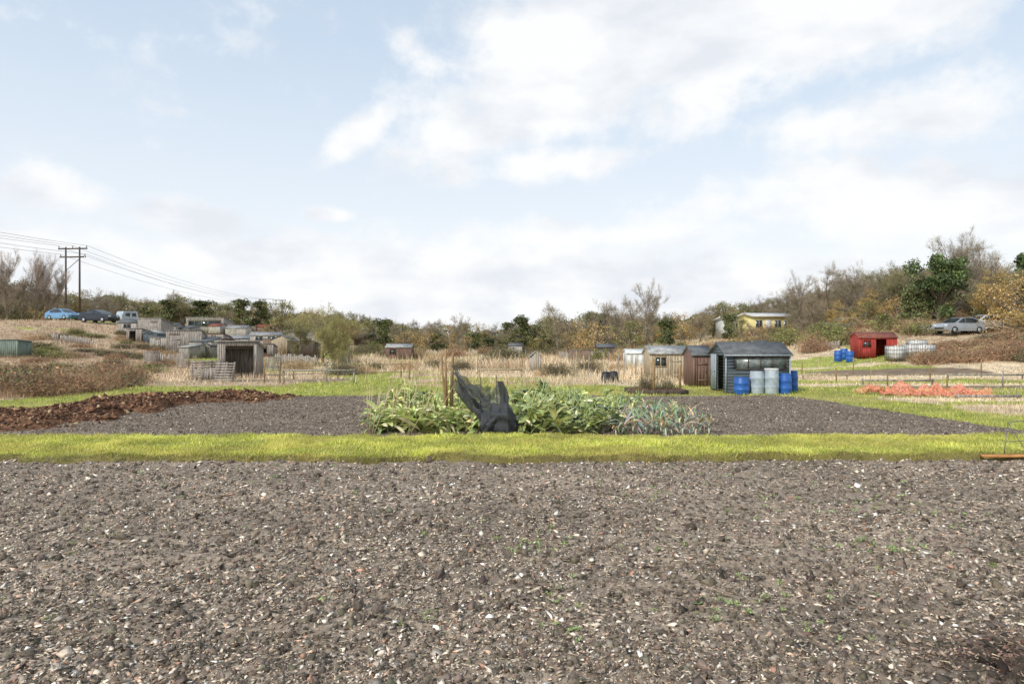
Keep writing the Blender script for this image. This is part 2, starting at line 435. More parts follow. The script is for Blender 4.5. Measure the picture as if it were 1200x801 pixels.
def manm(x, y):
    cx = -11.9 + (y - 15) * 0.02 + 2.0 * sm((y - 21) / 4)
    w = 2.0 + 0.9 * sm((y - 20) / 4) - 0.4 * sm((16.5 - y) / 3)
    e = 1 - np.abs((x - cx) / w)
    ends = sm((y - 14.5) / 1.5) * sm((25.2 - y) / 1.3)
    return sm(e * 1.6 + (fbm(x * 1.2, y * 1.2, 71, 3) - 0.58) * 1.8) * ends
def manz(x, y):
    return -0.05 + manm(x, y) * (0.1 + 0.36 * fbm(x * 1.8, y * 1.8, 72, 4))
MAN = np.array(lin(106, 78, 60))
me = grid(np.linspace(-15.6, -6.8, 190), np.linspace(14.2, 25.4, 220), manz, lambda x, y: MAN * (0.5 + 0.8 * fbm(x * 3, y * 3, 73, 3)[..., None]), 'manure_heap', M['manure'])
mo = obj('manure_heap', me, kind='stuff', label='dark brown lumpy manure spread beside the bed', cat='manure')
G = Geo(); n = 38000
x = rng.uniform(-15.5, -7, n); y = rng.uniform(14.4, 25.3, n); k = rng.random(n) < manm(x, y) * 1.2; x = x[k]; y = y[k]; n = len(x)
s = np.clip(rng.lognormal(math.log(0.03), 0.55, n), 0.012, 0.13)
stones(G, np.stack([x, y, manz(x, y) + s * .3], 1), s, rng.uniform(0.35, 0.75, n), pick([lin(104, 74, 56), lin(78, 58, 48), lin(128, 96, 72), lin(168, 142, 110)], n, [4, 3.5, 3, 1.6]), .2)
obj('manure_clods', G.mesh('manure_clods', M['manure']), kind='stuff', label='loose dark manure lumps on the heap', cat='manure')

# ------------------------------------------------------------------ GRASS
GP = [lin(158, 162, 70), lin(178, 176, 90), lin(138, 148, 60), lin(196, 184, 124), lin(116, 126, 56)]
G = Geo(); n = 200000
y = rng.uniform(10.95, 14.6, n); x = rng.uniform(-1, 1, n) * (y * 0.9 + 1.5)
k = (y > y0(x) + 0.01) & (y < y1(x)); x = x[k]; y = y[k]; n = len(x)
nn = fbm(x * 1.4, y * 1.4, 81, 3); n4 = fbm(x * .5, y * 1.1, 86, 3)
h = (0.015 + 0.06 * nn) * rng.uniform(0.6, 1.6, n); w = rng.uniform(0.008, 0.018, n)
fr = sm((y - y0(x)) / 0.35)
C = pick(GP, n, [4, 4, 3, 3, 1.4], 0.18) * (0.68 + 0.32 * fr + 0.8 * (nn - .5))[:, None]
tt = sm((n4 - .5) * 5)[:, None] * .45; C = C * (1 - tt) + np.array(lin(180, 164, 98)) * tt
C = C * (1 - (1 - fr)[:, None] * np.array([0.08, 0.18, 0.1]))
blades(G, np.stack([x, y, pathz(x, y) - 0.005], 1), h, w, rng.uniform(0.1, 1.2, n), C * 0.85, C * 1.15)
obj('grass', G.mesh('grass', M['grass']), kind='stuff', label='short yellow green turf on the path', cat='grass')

G = Geo(); n = 230000
y = np.exp(rng.uniform(math.log(14.0), math.log(75), n)); x = rng.uniform(-1, 1, n) * (y * 0.82 + 2)
k = grassmask(x, y) & ~((y < 14.4)) & ~soilpatch(x, y); x = x[k]; y = y[k]; n = len(x)
nn = fbm(x * 1.1, y * 1.1, 82, 3); n4 = fbm(x * .35, y * .6, 87, 3)
h = (0.03 + 0.11 * nn) * rng.uniform(0.5, 1.4, n); w = rng.uniform(0.012, 0.022, n) * (y / 18)
C = pick(GP, n, [4, 3.4, 3, 3.6, 1.4], 0.18) * (0.75 + 0.7 * (nn - .4))[:, None]
tt = sm((n4 - .48) * 5)[:, None] * .55; C = C * (1 - tt) + np.array(lin(186, 168, 118)) * tt
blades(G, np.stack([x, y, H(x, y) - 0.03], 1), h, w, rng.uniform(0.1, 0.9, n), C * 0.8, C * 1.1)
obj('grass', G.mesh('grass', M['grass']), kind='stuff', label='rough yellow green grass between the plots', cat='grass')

SP = [lin(212, 196, 166), lin(196, 176, 146), lin(178, 152, 124), lin(222, 210, 186), lin(156, 132, 108), lin(150, 142, 98)]
SPB = [lin(178, 152, 124), lin(158, 128, 102), lin(190, 168, 138), lin(136, 110, 88)]
G = Geo(); n = 250000
y = np.exp(rng.uniform(math.log(16), math.log(120), n)); x = rng.uniform(-1, 1, n) * (y * 0.82 + 2)
nn = fbm(x * 0.22, y * 0.22, 83, 3); n2 = fbm(x * 0.9, y * 0.9, 84, 2); n3 = fbm(x * 0.1, y * 0.16, 85, 3)
inbed = (x > -17.5) & (x < bedright(y) + 2.6) & (y < 32)
gm = grassmask(x, y)
k = (~inbed) & (~soilpatch(x, y)) & ((~gm) | (rng.random(n) < 0.12)) & (rng.random(n) < 0.2 + 1.3 * nn)
x, y, nn, n2, n3 = x[k], y[k], nn[k], n2[k], n3[k]; n = len(x)
tall = sm((y - 30) / 4) * (0.3 + .9 * sm((n3 - .42) * 5)); tall = np.where((x > 13), sm((y - 58) / 10) * .6, tall); tall = np.where(x < -17, 0.3 + 0 * x, tall)
h = (0.1 + tall * (0.1 + 0.6 * nn * (0.4 + n2))) * rng.uniform(0.4, 1.6, n); w = rng.uniform(0.012, 0.026, n) * (y / 26)
C = pick(SP, n, [4, 4, 3, 2, 1.6, 1.2], 0.16); CB = pick(SPB, n)
tb = np.clip(np.maximum(sm((-x - 16) / 8), sm((x - 28) / 8)) * .8 + sm((n3 - .55) * 8) * .4, 0, 1)[:, None] > rng.random((n, 1))
C = np.where(tb, CB, C) * (0.7 + 0.6 * n2)[:, None]
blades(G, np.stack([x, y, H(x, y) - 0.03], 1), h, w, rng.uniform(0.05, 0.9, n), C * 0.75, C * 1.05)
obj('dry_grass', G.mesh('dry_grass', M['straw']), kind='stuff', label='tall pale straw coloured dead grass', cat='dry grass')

G = Geo()
cl = [(620, 640, .3, 26), (1030, 640, .4, 30), (850, 715, .2, 12), (960, 590, .9, 22), (505, 730, .15, 5), (665, 745, .15, 6), (330, 560, 1.6, 16), (840, 575, 1.6, 20), (1060, 590, .9, 18), (660, 700, .3, 7), (90, 640, .5, 4), (935, 735, .3, 7), (250, 640, 1.5, 8), (700, 600, 2.4, 24), (950, 690, .5, 6), (780, 560, 3, 18)]
for (px, py, sp_, cnt) in cl:
    d = 1600 / (py - 400); cx = (px - 600) / F * d
    for i in range(cnt):
        wx = cx + rng.normal() * sp_ * .7; wy = min(d + rng.normal() * sp_ * 0.8, 11.0)
        m = rng.integers(6, 12)
        P = np.tile([wx, wy, float(soilz(wx, wy)) + .015], (m, 1))
        D = runit(m); D[:, 2] = np.abs(D[:, 2]) * 0.6 + 0.25
        k_ = rng.uniform(.7, 1.4)
        twigs(G, P, D, rng.uniform(0.02, 0.05, m) * k_, rng.uniform(0.006, 0.012, m) * k_, vary(lin(130, 144, 92), m, 0.15))
        cards(G, P + D * 0.03 * k_, rng.uniform(0.006, 0.013, m) * k_, vary(lin(138, 152, 102), m, 0.15))
obj('weed_seedlings', G.mesh('weed_seedlings', M['leaf']), kind='stuff', label='tiny green weed seedlings sprouting from soil', cat='weeds')

# ------------------------------------------------------------------ TREES
def grow_tree(seed, height, r, levels, k0, ang, up, firstfrac=0.25, lr=0.62):
    rs = random.Random(seed); segs = []; tips = []
    def perp(d):
        v = Vector((rs.gauss(0, 1), rs.gauss(0, 1), rs.gauss(0, 1))); v = v - v.dot(d) * d
        return v.normalized()
    def grow(p, d, L, r, lev):
        n = 4 if lev == 0 else (3 if lev < 3 else 2)
        for i in range(n):
            d = (d + perp(d) * rs.uniform(0.05, 0.28) + Vector((0, 0, up * (0.3 if lev == 0 else 1)))).normalized()
            q = p + d * (L / n); r2 = r * 0.84
            segs.append((p, q, r, r2, lev))
            if lev < levels and not (lev == 0 and (i + 1) / n < firstfrac):
                for c in range(k0 if rs.random() < 0.75 else k0 - 1):
                    a = math.radians(rs.uniform(*ang))
                    dd = (d * math.cos(a) + perp(d) * math.sin(a)).normalized()
                    grow(q, dd, L * lr * rs.uniform(0.6, 1.05), max(r2 * 0.5, 0.008), lev + 1)
            p = q; r = r2
        if lev < levels: grow(p, d, L * 0.55, r * 0.8, lev + 1)
        else: tips.append(p)
    grow(Vector((0, 0, -0.2)), Vector((0, 0, 1)), height * 0.5, r, 0)
    return segs, tips

def seg_arr(segs):
    return (np.array([tuple(s[0]) for s in segs]), np.array([tuple(s[1]) for s in segs]), np.array([s[2] for s in segs]), np.array([s[3] for s in segs]))

PROTO = {}
def finish(key, Gt, Gc, matc, hgt, label, cat='tree', tname='bare_tree'):
    PROTO[key] = dict(tr=Gt.mesh('trunk', M['bark']), cr=Gc.mesh('crown', matc), h=hgt, label=label, cat=cat, name=tname)

def bare(key, seed, H_, r, k0, ang, up, colr, label, ff=0.25, leafcol=None, nleaf=0, twn=3, dz=.5, tl=(.25, .75), tw=(.01, .02)):
    segs, tips = grow_tree(seed, H_, r, 4, k0, ang, up, ff)
    Gt = Geo(); Gc = Geo()
    a = [s for s in segs if s[4] <= 1]; V, Q = tubes(*seg_arr(a), 6); Gt.add(V, Q)
    b = [s for s in segs if s[4] == 2]; V, Q = tubes(*seg_arr(b), 4); Gt.add(V, Q)
    c = [s for s in segs if s[4] > 2]; P0, P1, R0, R1 = seg_arr(c)
    V, Q = tubes(P0, P1, np.maximum(R0, .010), np.maximum(R1, .007), 3); Gc.add(V, Q, np.tile(colr, (len(V), 1)))
    T = np.array([tuple(t) for t in tips]); T = np.vstack([T, P1])
    T = np.repeat(T, twn, axis=0)
    D = runit(len(T)); D[:, 2] += dz; D /= np.linalg.norm(D, axis=1, keepdims=True)
    twigs(Gc, T, D, rng.uniform(tl[0], tl[1], len(T)), rng.uniform(tw[0], tw[1], len(T)), vary(colr, len(T), 0.2))
    if nleaf:
        T2 = T[rng.choice(len(T), nleaf)] + rng.normal(size=(nleaf, 3)) * 0.15
        cards(Gc, T2, rng.uniform(0.04, 0.1, nleaf), vary(leafcol, nleaf, 0.3))
    hh = float(np.percentile(T[:, 2], 99.7) + .3)
    finish(key, Gt, Gc, M['twig'], hh, label, 'tree', 'bare_tree')

bare('b1', 1, 9, 0.20, 2, (25, 55), 0.10, lin(124, 114, 98), 'leafless grey brown deciduous tree at the field edge', twn=2)
bare('b2', 2, 9, 0.22, 2, (30, 65), 0.05, lin(130, 118, 98), 'spreading leafless tree with fine brown twigs', ff=.2, twn=2)
bare('b3', 3, 10, 0.15, 2, (18, 38), 0.16, lin(140, 126, 114), 'slender upright leafless tree with pinkish grey twigs', ff=.1, twn=2)
bare('b4', 4, 8, 0.2, 2, (30, 60), 0.08, lin(120, 112, 86), 'leafless tree with ivy and olive buds', leafcol=lin(108, 112, 60), nleaf=2100)
bare('b5', 5, 8, 0.2, 2, (35, 70), 0.03, lin(150, 130, 88), 'yellowish brown tree with hanging catkins', leafcol=lin(166, 140, 78), nleaf=2800)
bare('w1', 6, 7, 0.18, 2, (30, 65), 0.02, lin(140, 132, 90), 'olive willow with fine drooping bare twigs', leafcol=lin(140, 136, 78), nleaf=500, dz=-1.1, tl=(.4, 1.1), tw=(.009, .014), twn=2)

def leafy(key, seed, W, Hh, n, col, label, name='evergreen_tree', lobes=16, size=(0.09, 0.2), tw=lin(96, 84, 66), rnd=False):
    rs = np.random.default_rng(seed)
    Gt = Geo(); Gc = Geo()
    segs = []
    L = []
    for i in range(lobes):
        a = rs.uniform(0, 6.28); zz = rs.uniform(0.12, 0.9) * Hh
        prof = math.sin(min(1, (zz / Hh) * 1.15 + 0.25) * math.pi * 0.93) ** 0.6
        if rnd: prof = math.sqrt(max(0, 1 - (abs(zz / Hh - .42) / .62) ** 2.2))
        rr = (rs.uniform(0.3, 0.95) if rnd else rs.uniform(0.25, 0.8)) * W / 2 * max(prof, .25)
        L.append((rr * math.cos(a), rr * math.sin(a), zz, rs.uniform(0.09, 0.2) * W))
    L.append((0, 0, Hh * .85, W * .16)); L.append((W * .05, 0, Hh * .6, W * .2))
    segs.append((Vector((0, 0, -.2)), Vector((0.05, 0, Hh * .35)), W * .04, W * .03, 0)); segs.append((Vector((0.05, 0, Hh * .35)), Vector((0, 0, Hh * .8)), W * .03, W * .012, 0))
    for l in L:
        z0 = l[2] * .5
        segs.append((Vector((0.03, 0, z0)), Vector(l[:3]), W * .015, W * .006, 1))
    V, Q = tubes(*seg_arr(segs), 6); Gt.add(V, Q)
    for l in L:
        m = int(n / len(L) * (l[3] / (W * .16)) ** 2)
        D = rs.normal(size=(m, 3)); D /= np.linalg.norm(D, axis=1, keepdims=True)
        R = l[3] * (rs.random(m) ** 0.45) * (0.7 + 0.6 * fbm(D[:, 0] * 3 + l[0], D[:, 1] * 3 + D[:, 2] * 2, seed, 2)) * np.where(rs.random(m) < .08, 1.3, 1)
        P = np.array(l[:3]) + D * R[:, None] * np.array([1, 1, .82])
        P[:, 2] = np.maximum(P[:, 2], 0.05)
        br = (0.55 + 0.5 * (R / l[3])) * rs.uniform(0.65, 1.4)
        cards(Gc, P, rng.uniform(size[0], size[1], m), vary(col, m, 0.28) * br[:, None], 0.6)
        k = m // 12
        twigs(Gc, P[:k], D[:k], rng.uniform(.2, .7, k), np.full(k, .02), vary(tw, k))
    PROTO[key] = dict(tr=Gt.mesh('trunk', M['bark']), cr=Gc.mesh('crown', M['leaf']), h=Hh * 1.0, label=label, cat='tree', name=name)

leafy('e1', 19, 7.2, 8, 12000, lin(76, 90, 50), 'large dark green ivy covered tree', lobes=38, rnd=True)
leafy('e2', 12, 5, 6, 4200, lin(90, 94, 58), 'dense dark green evergreen tree')
leafy('e3', 13, 6, 6, 2900, lin(124, 120, 76), 'rounded olive green bushy tree', size=(.06, .14), tw=lin(120, 108, 84), rnd=True)
leafy('e4', 14, 6.5, 5.5, 2600, lin(162, 136, 88), 'golden brown bushy tree with dead leaves', size=(.05, .12), tw=lin(146, 126, 92), rnd=True)
leafy('e5', 15, 3.4, 7, 5000, lin(72, 86, 50), 'tall narrow dark evergreen tree', lobes=20)

ntree = [0]
def tree(key, px, d, top=None, height=None, wide=1.0, label=None, group='trees along the field edge'):
    x, y, z = at(px, d)
    p = PROTO[key]
    if height is None: height = CZ + (400 - top) / F * d - z
    height = max(height, 1.5)
    s = height / p['h']
    e = obj(p['name'], None, (x, y, z - 0.05), random.uniform(0, 6.28), label or p['label'], 'tree', group, scale=(s * wide, s * wide, s))
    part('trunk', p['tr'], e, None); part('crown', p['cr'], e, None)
    ntree[0] += 1

SK = [(-150, 316), (0, 323), (60, 336), (130, 338), (170, 345), (205, 345), (240, 353), (265, 351), (320, 356), (380, 362), (430, 370), (480, 374), (520, 371), (560, 377), (600, 375), (640, 371), (665, 367), (700, 362), (730, 364), (775, 366), (820, 361), (865, 352), (900, 346), (930, 334), (975, 324), (1010, 317), (1060, 310), (1120, 302), (1200, 304), (1350, 298)]
def sky_at(px): return float(np.interp(px, [a for a, b in SK], [b for a, b in SK]))
def dist_at(px): return float(np.interp(px, [-150, 100, 300, 450, 750, 900, 1050, 1350], [120, 122, 130, 145, 145, 122, 98, 92]))
px = -130
while px < 1340:
    d = dist_at(px) + random.uniform(-8, 10)
    r = random.random()
    key = random.choice(['b1', 'b2', 'b4', 'b1', 'b4']) if r < (0.62 if px < 900 else .85) else random.choice(['e2', 'e3', 'e3', 'e4', 'b5'])
    tree(key, px, d, top=sky_at(px) + random.uniform(-3, 9), wide=random.uniform(1.0, 1.4))
    px += random.uniform(9, 15)
px = -120
while px < 1330:
    d = dist_at(px) - random.uniform(10, 20)
    key = random.choice(['e2', 'e3', 'e4', 'e3', 'b4', 'b5', 'b2', 'e2']) if px < 900 else random.choice(['b4', 'b5', 'b2', 'e3', 'b1', 'b2'])
    if not (40 < px < 165): tree(key, px, d, height=random.uniform(2.6, 4.2) * (1.15 if px > 850 or px < 250 else 1), wide=random.uniform(1.3, 1.9))
    px += random.uniform(10, 17)
for px, top, d, k, w in [(8, 292, 98, 'b3', .8), (24, 290, 100, 'b3', .8), (40, 300, 99, 'b3', .8), (55, 312, 102, 'b3', .8), (-15, 296, 98, 'b3', .9), (-40, 300, 102, 'b3', 1),
                         (205, 338, 112, 'b2', 1), (283, 348, 105, 'e2', 1), (305, 350, 108, 'e2', 1.1), (330, 352, 104, 'e3', 1), (450, 372, 125, 'e2', 1.2), (535, 366, 120, 'b1', .9),
                         (610, 368, 128, 'e2', 1.1), (640, 372, 126, 'e3', 1.1), (655, 352, 120, 'b2', .9), (700, 350, 122, 'b1', .9), (728, 352, 122, 'b2', .9), (757, 326, 112, 'b1', .75), (745, 345, 118, 'b2', .8),
                         (820, 356, 110, 'b2', 1.1), (850, 352, 112, 'e3', 1), (780, 372, 100, 'e2', 1.1), (738, 374, 98, 'e3', 1.1), (700, 376, 100, 'e4', 1.2), (855, 366, 90, 'e2', 1.0), (868, 372, 86, 'e3', .9), (942, 364, 84, 'b2', 1.1), (928, 364, 90, 'b4', .9), (884, 378, 84, 'b2', 1.3), (905, 380, 82, 'b4', 1.3), (922, 378, 82, 'b5', 1.3), (895, 386, 80, 'e3', .9),
                         (938, 316, 84, 'b1', .85), (972, 308, 86, 'b2', .9), (1010, 306, 80, 'b1', 1), (1040, 306, 84, 'b4', 1), (955, 345, 75, 'b2', 1.1), (985, 350, 74, 'b5', 1), (1025, 335, 78, 'b5', 1), (1000, 326, 82, 'b2', 1.2), (1060, 312, 80, 'b4', 1.1), (1080, 304, 82, 'b2', 1.1), (960, 376, 70, 'e3', 1.2), (995, 374, 68, 'b4', 1.3), (1035, 366, 68, 'e2', 1.3), (1050, 345, 74, 'e4', 1.2), (1015, 352, 76, 'e3', 1.1),
                         (1122, 268, 80, 'b1', .9), (1142, 272, 82, 'b2', .9), (1158, 285, 84, 'b1', .9), (1100, 294, 68, 'e1', 0.84), (1070, 335, 68, 'e2', 1), (1172, 310, 70, 'b5', 1.1), (1205, 290, 66, 'e5', 1.2), (1160, 326, 74, 'b4', 1.1), (1235, 300, 60, 'b4', 1.2),
                         (1150, 318, 77, 'b2', 1.2), (1180, 312, 80, 'b4', 1.2), (1168, 330, 70, 'e4', 1.0), (1190, 318, 61, 'e4', 1.0), (1212, 312, 60, 'e4', 1.1), (1225, 340, 56, 'b5', 1.2), (1255, 310, 64, 'b4', 1.2), (1145, 345, 76, 'e3', 1.1)]:
    tree(k, px, d, top=top, wide=w)
tree('w1', 378, 62, top=353, wide=1.1, label='broad olive willow tree with drooping thin twigs')
tree('w1', 402, 64, top=364, wide=.95)
tree('b4', 352, 66, top=368, wide=.9)

G = Geo(); n = 60000
px_ = rng.uniform(-260, 1460, n); d_ = np.interp(px_, [-150, 100, 300, 450, 750, 900, 1050, 1350], [120, 122, 130, 145, 145, 122, 98, 92]) + rng.uniform(18, 50, n)
x = (px_ - 600) / F * d_
topz = CZ + (400 - np.interp(px_, [a for a, b in SK], [b for a, b in SK]) - 4 - 10 * fbm(px_ * .05, px_ * 0, 99, 3) - 8 * (px_ > 900)) / F * d_
hz = H(x, d_); z = hz + (topz - hz) * rng.random(n) ** 0.8
cb = pick([lin(118, 108, 90), lin(106, 108, 74), lin(134, 122, 102), lin(94, 98, 66)], n)
cards(G, np.stack([x, d_, z], 1), rng.uniform(.2, .5, n), cb * (0.7 + .6 * fbm(px_ * .06, z * .4, 98, 3))[:, None], .5)
twigs(G, np.stack([x, d_, z], 1)[:26000], np.tile([0, 0, 1.0], (26000, 1)) + rng.normal(size=(26000, 3)) * .25, rng.uniform(.8, 2, 26000), np.full(26000, .05), vary(lin(128, 116, 98), 26000))
obj('distant_woodland', G.mesh('distant_woodland', M['twig']), kind='stuff', label='far bare brown woodland along the skyline', cat='woodland')

def shrub(name, n, R, Hh, stemc, leafc, nl, seed):
    rs = np.random.default_rng(seed); G = Geo()
    P = np.stack([rs.normal(size=n) * R * .4, rs.normal(size=n) * R * .4, np.zeros(n)], 1)
    D = rs.normal(size=(n, 3)); D[:, 2] = np.abs(D[:, 2]) + 0.6; D /= np.linalg.norm(D, axis=1, keepdims=True)
    Ln = rs.uniform(.4, 1.1, n) * Hh
    twigs(G, P, D, Ln, rs.uniform(.015, .03, n), vary(stemc, n, .25))
    Q = P + D * (Ln * rs.uniform(.3, 1, n))[:, None]
    Q2 = np.repeat(Q, 3, 0); D2 = runit(len(Q2))
    twigs(G, Q2, D2, rs.uniform(.15, .45, len(Q2)) * Hh * .7, np.full(len(Q2), .014), vary(stemc, len(Q2), .25))
    if nl:
        i = rs.choice(len(Q2), nl); cards(G, Q2[i] + D2[i] * .12 + rs.normal(size=(nl, 3)) * .1, rs.uniform(.03, .08, nl), vary(leafc, nl, .3))
    return G.mesh(name, M['twig'])
SH = {'brown': (shrub('bramble', 700, 1.0, 1.1, lin(142, 116, 92), lin(128, 100, 76), 700, 1), 'bramble_bush', 'tangled brown leafless bramble thicket', 'bramble'),
      'brown2': (shrub('bramble', 700, 1.2, 1.0, lin(170, 144, 116), lin(126, 116, 74), 500, 2), 'bramble_bush', 'pale brown dead bramble mound', 'bramble'),
      'green': (shrub('shrub', 400, 1.0, 1.2, lin(112, 100, 76), lin(108, 110, 64), 2200, 3), 'shrub', 'low olive green leafy shrub', 'shrub'),
      'dark': (shrub('shrub', 500, .9, 1.2, lin(104, 90, 76), lin(94, 96, 60), 800, 4), 'shrub', 'dark twiggy shrub in dry grass', 'shrub')}
def bush(key, x, y, s, sz=None, group='shrubs around the allotments'):
    me, nm, lb, ct = SH[key]
    obj(nm, me, (x, y, float(H(x, y)) - .08), random.uniform(0, 6.28), lb, ct, group, scale=(s, s, sz or s))
for i in range(64):
    y = random.uniform(25.5, 37); x = random.uniform(-0.81, -0.55) * y
    if x > -17.5: x = -17.5 - random.random() * 2
    bush(random.choice(['brown', 'brown2', 'brown', 'dark']), x, y, random.uniform(.8, 1.15), random.uniform(.65, 1.05))
for i in range(36):
    px = random.uniform(-20, 200); x, y, z = at(px, random.uniform(42, 68)); bush(random.choice(['brown', 'brown2', 'brown', 'dark', 'green']), x, y, random.uniform(.8, 1.2), random.uniform(.3, .7))
for i in range(36):
    px = random.uniform(140, 372); x, y, z = at(px, random.uniform(50, 74)); bush(random.choice(['brown', 'brown2', 'brown', 'dark', 'green']), x, y, random.uniform(.6, 1.0), random.uniform(.3, .65))
for i in range(50):
    px = random.uniform(1085, 1260); d = random.uniform(46, 58); x, y, z = at(px, d); bush(random.choice(['brown', 'brown2', 'brown', 'dark']), x, y, random.uniform(1, 1.5), random.uniform(.5, .9) if d > 51 and px < 1180 else random.uniform(.7, 1.4))
for i in range(50):
    px = random.uniform(840, 1220); d = random.uniform(62, 78)
    if 1085 < px < 1185: d = random.uniform(72, 84)
    x, y, z = at(px, d); bush(random.choice(['brown', 'green', 'brown2', 'green']), x, y, random.uniform(1.2, 1.8), random.uniform(1, 1.7))
for i in range(46):
    px = random.uniform(400, 900); x, y, z = at(px, random.uniform(66, 112)); bush(random.choice(['brown2', 'green', 'dark', 'brown']), x, y, random.uniform(.9, 1.6))
for px, d in [(655, 40), (648, 41), (640, 40.5), (410, 42), (425, 43), (402, 41), (350, 50), (690, 46), (590, 50), (540, 48), (475, 50), (440, 52), (510, 54), (570, 60), (725, 48)]:
    x, y, z = at(px, d); bush(random.choice(['dark', 'brown2']), x, y, random.uniform(.6, 1.0))

# ------------------------------------------------------------------ SHEDS
def planks(G, p0, p1, topf, openings, pw, th, hz=False, gap=0.006):
    L = math.hypot(p1[0] - p0[0], p1[1] - p0[1]); ux, uy = (p1[0] - p0[0]) / L, (p1[1] - p0[1]) / L; nx, ny = -uy, ux
    def P(s, n, z): return (p0[0] + ux * s + nx * n, p0[1] + uy * s + ny * n, z)
    def hexw(s0, s1, z0, za, zb, off=0.0):
        if za - z0 < .01 and zb - z0 < .01: return
        G.hexa([P(s0, off, z0), P(s1, off, z0), P(s1, off + th, z0), P(s0, off + th, z0), P(s0, off, za), P(s1, off, zb), P(s1, off + th, zb), P(s0, off + th, za)])
    if not hz:
        n = max(1, round(L / pw)); w = L / n
        cuts = sorted(set([round(i * w, 4) for i in range(n + 1)] + [round(v, 4) for o in openings for v in o[:2]]))
        for a, b in zip(cuts[:-1], cuts[1:]):
            if b - a < 0.01: continue
            m = (a + b) / 2; off = random.uniform(-.004, .006); ztop = (topf(a), topf(b))
            op = [o for o in openings if o[0] < m < o[1]]
            g = min(gap, (b - a) * .2)
            if op:
                o = op[0]
                if o[2] > 0.05: hexw(a + g / 2, b - g / 2, 0.0, o[2], o[2], off)
                if min(ztop) > o[3]: hexw(a + g / 2, b - g / 2, o[3], ztop[0], ztop[1], off)
            else: hexw(a + g / 2, b - g / 2, 0.0, ztop[0], ztop[1], off)
    else:
        SS = np.linspace(0, L, 161); TT = np.array([topf(s) for s in SS])
        zs = [0.0]; tm = float(TT.max())
        while zs[-1] < tm - .01: zs.append(min(zs[-1] + pw, tm))
        brk = set(zs)
        for o in openings:
            brk.add(min(o[2], tm)); brk.add(min(o[3], tm))
        brk = sorted(brk)
        for z, z1 in zip(brk[:-1], brk[1:]):
            if z1 - z < .004: continue
            s0 = SS[TT >= z - .001]; s1 = SS[TT >= z1 - .012]
            if len(s0) == 0: continue
            a0, b0 = s0[0], s0[-1]; a1, b1 = (s1[0], s1[-1]) if len(s1) else ((a0 + b0) / 2, (a0 + b0) / 2)
            ints = [(a0, b0, a1, b1)]
            for o in openings:
                if o[2] < z1 - 0.001 and o[3] > z + 0.001:
                    new = []
                    for (u, v, u1, v1) in ints:
                        if o[0] >= v or o[1] <= u: new.append((u, v, u1, v1)); continue
                        if o[0] > u: new.append((u, o[0], u1, o[0]))
                        if o[1] < v: new.append((o[1], v, o[1], v1))
                    ints = [q for q in new if q[1] - q[0] > 0.01]
            k = min(range(len(zs)), key=lambda i: abs(zs[i] - z) if zs[i] <= z + 1e-6 else 99); f = (z - zs[k]) / pw
            ot = -.014 * (1 - min(1, f))
            for (u, v, u1, v1) in ints:
                G.hexa([P(u, ot, z), P(v, ot, z), P(v, th, z), P(u, th, z), P(u1, -.001, z1 - .002), P(v1, -.001, z1 - .002), P(v1, th, z1 - .002), P(u1, th, z1 - .002)])

def make_window(par, x0, x1, z0, z1, yy, nb, matf, axis='x', matg=None):
    Gf = Geo(); t = 0.035
    def bx(a0, a1, b0, b1, y0_, y1_):
        if axis == 'x': Gf.box(a0, a1, yy + y0_, yy + y1_, b0, b1)
        else: Gf.box(yy + y0_, yy + y1_, a0, a1, b0, b1)
    bx(x0, x1, z0, z0 + t, -.03, .03); bx(x0, x1, z1 - t, z1, -.03, .03)
    for i in range(nb + 1):
        c = x0 + (x1 - x0 - t) * i / nb; bx(c, c + t, z0 + t, z1 - t, -.028, .028)
    f = part('window', Gf, par, matf)
    Gp = Geo()
    if axis == 'x': Gp.box(x0 + .005, x1 - .005, yy + .004, yy + .01, z0 + .01, z1 - .01)
    else: Gp.box(yy + .004, yy + .01, x0 + .005, x1 - .005, z0 + .01, z1 - .01)
    part('pane', Gp, f, matg or M['glass'])

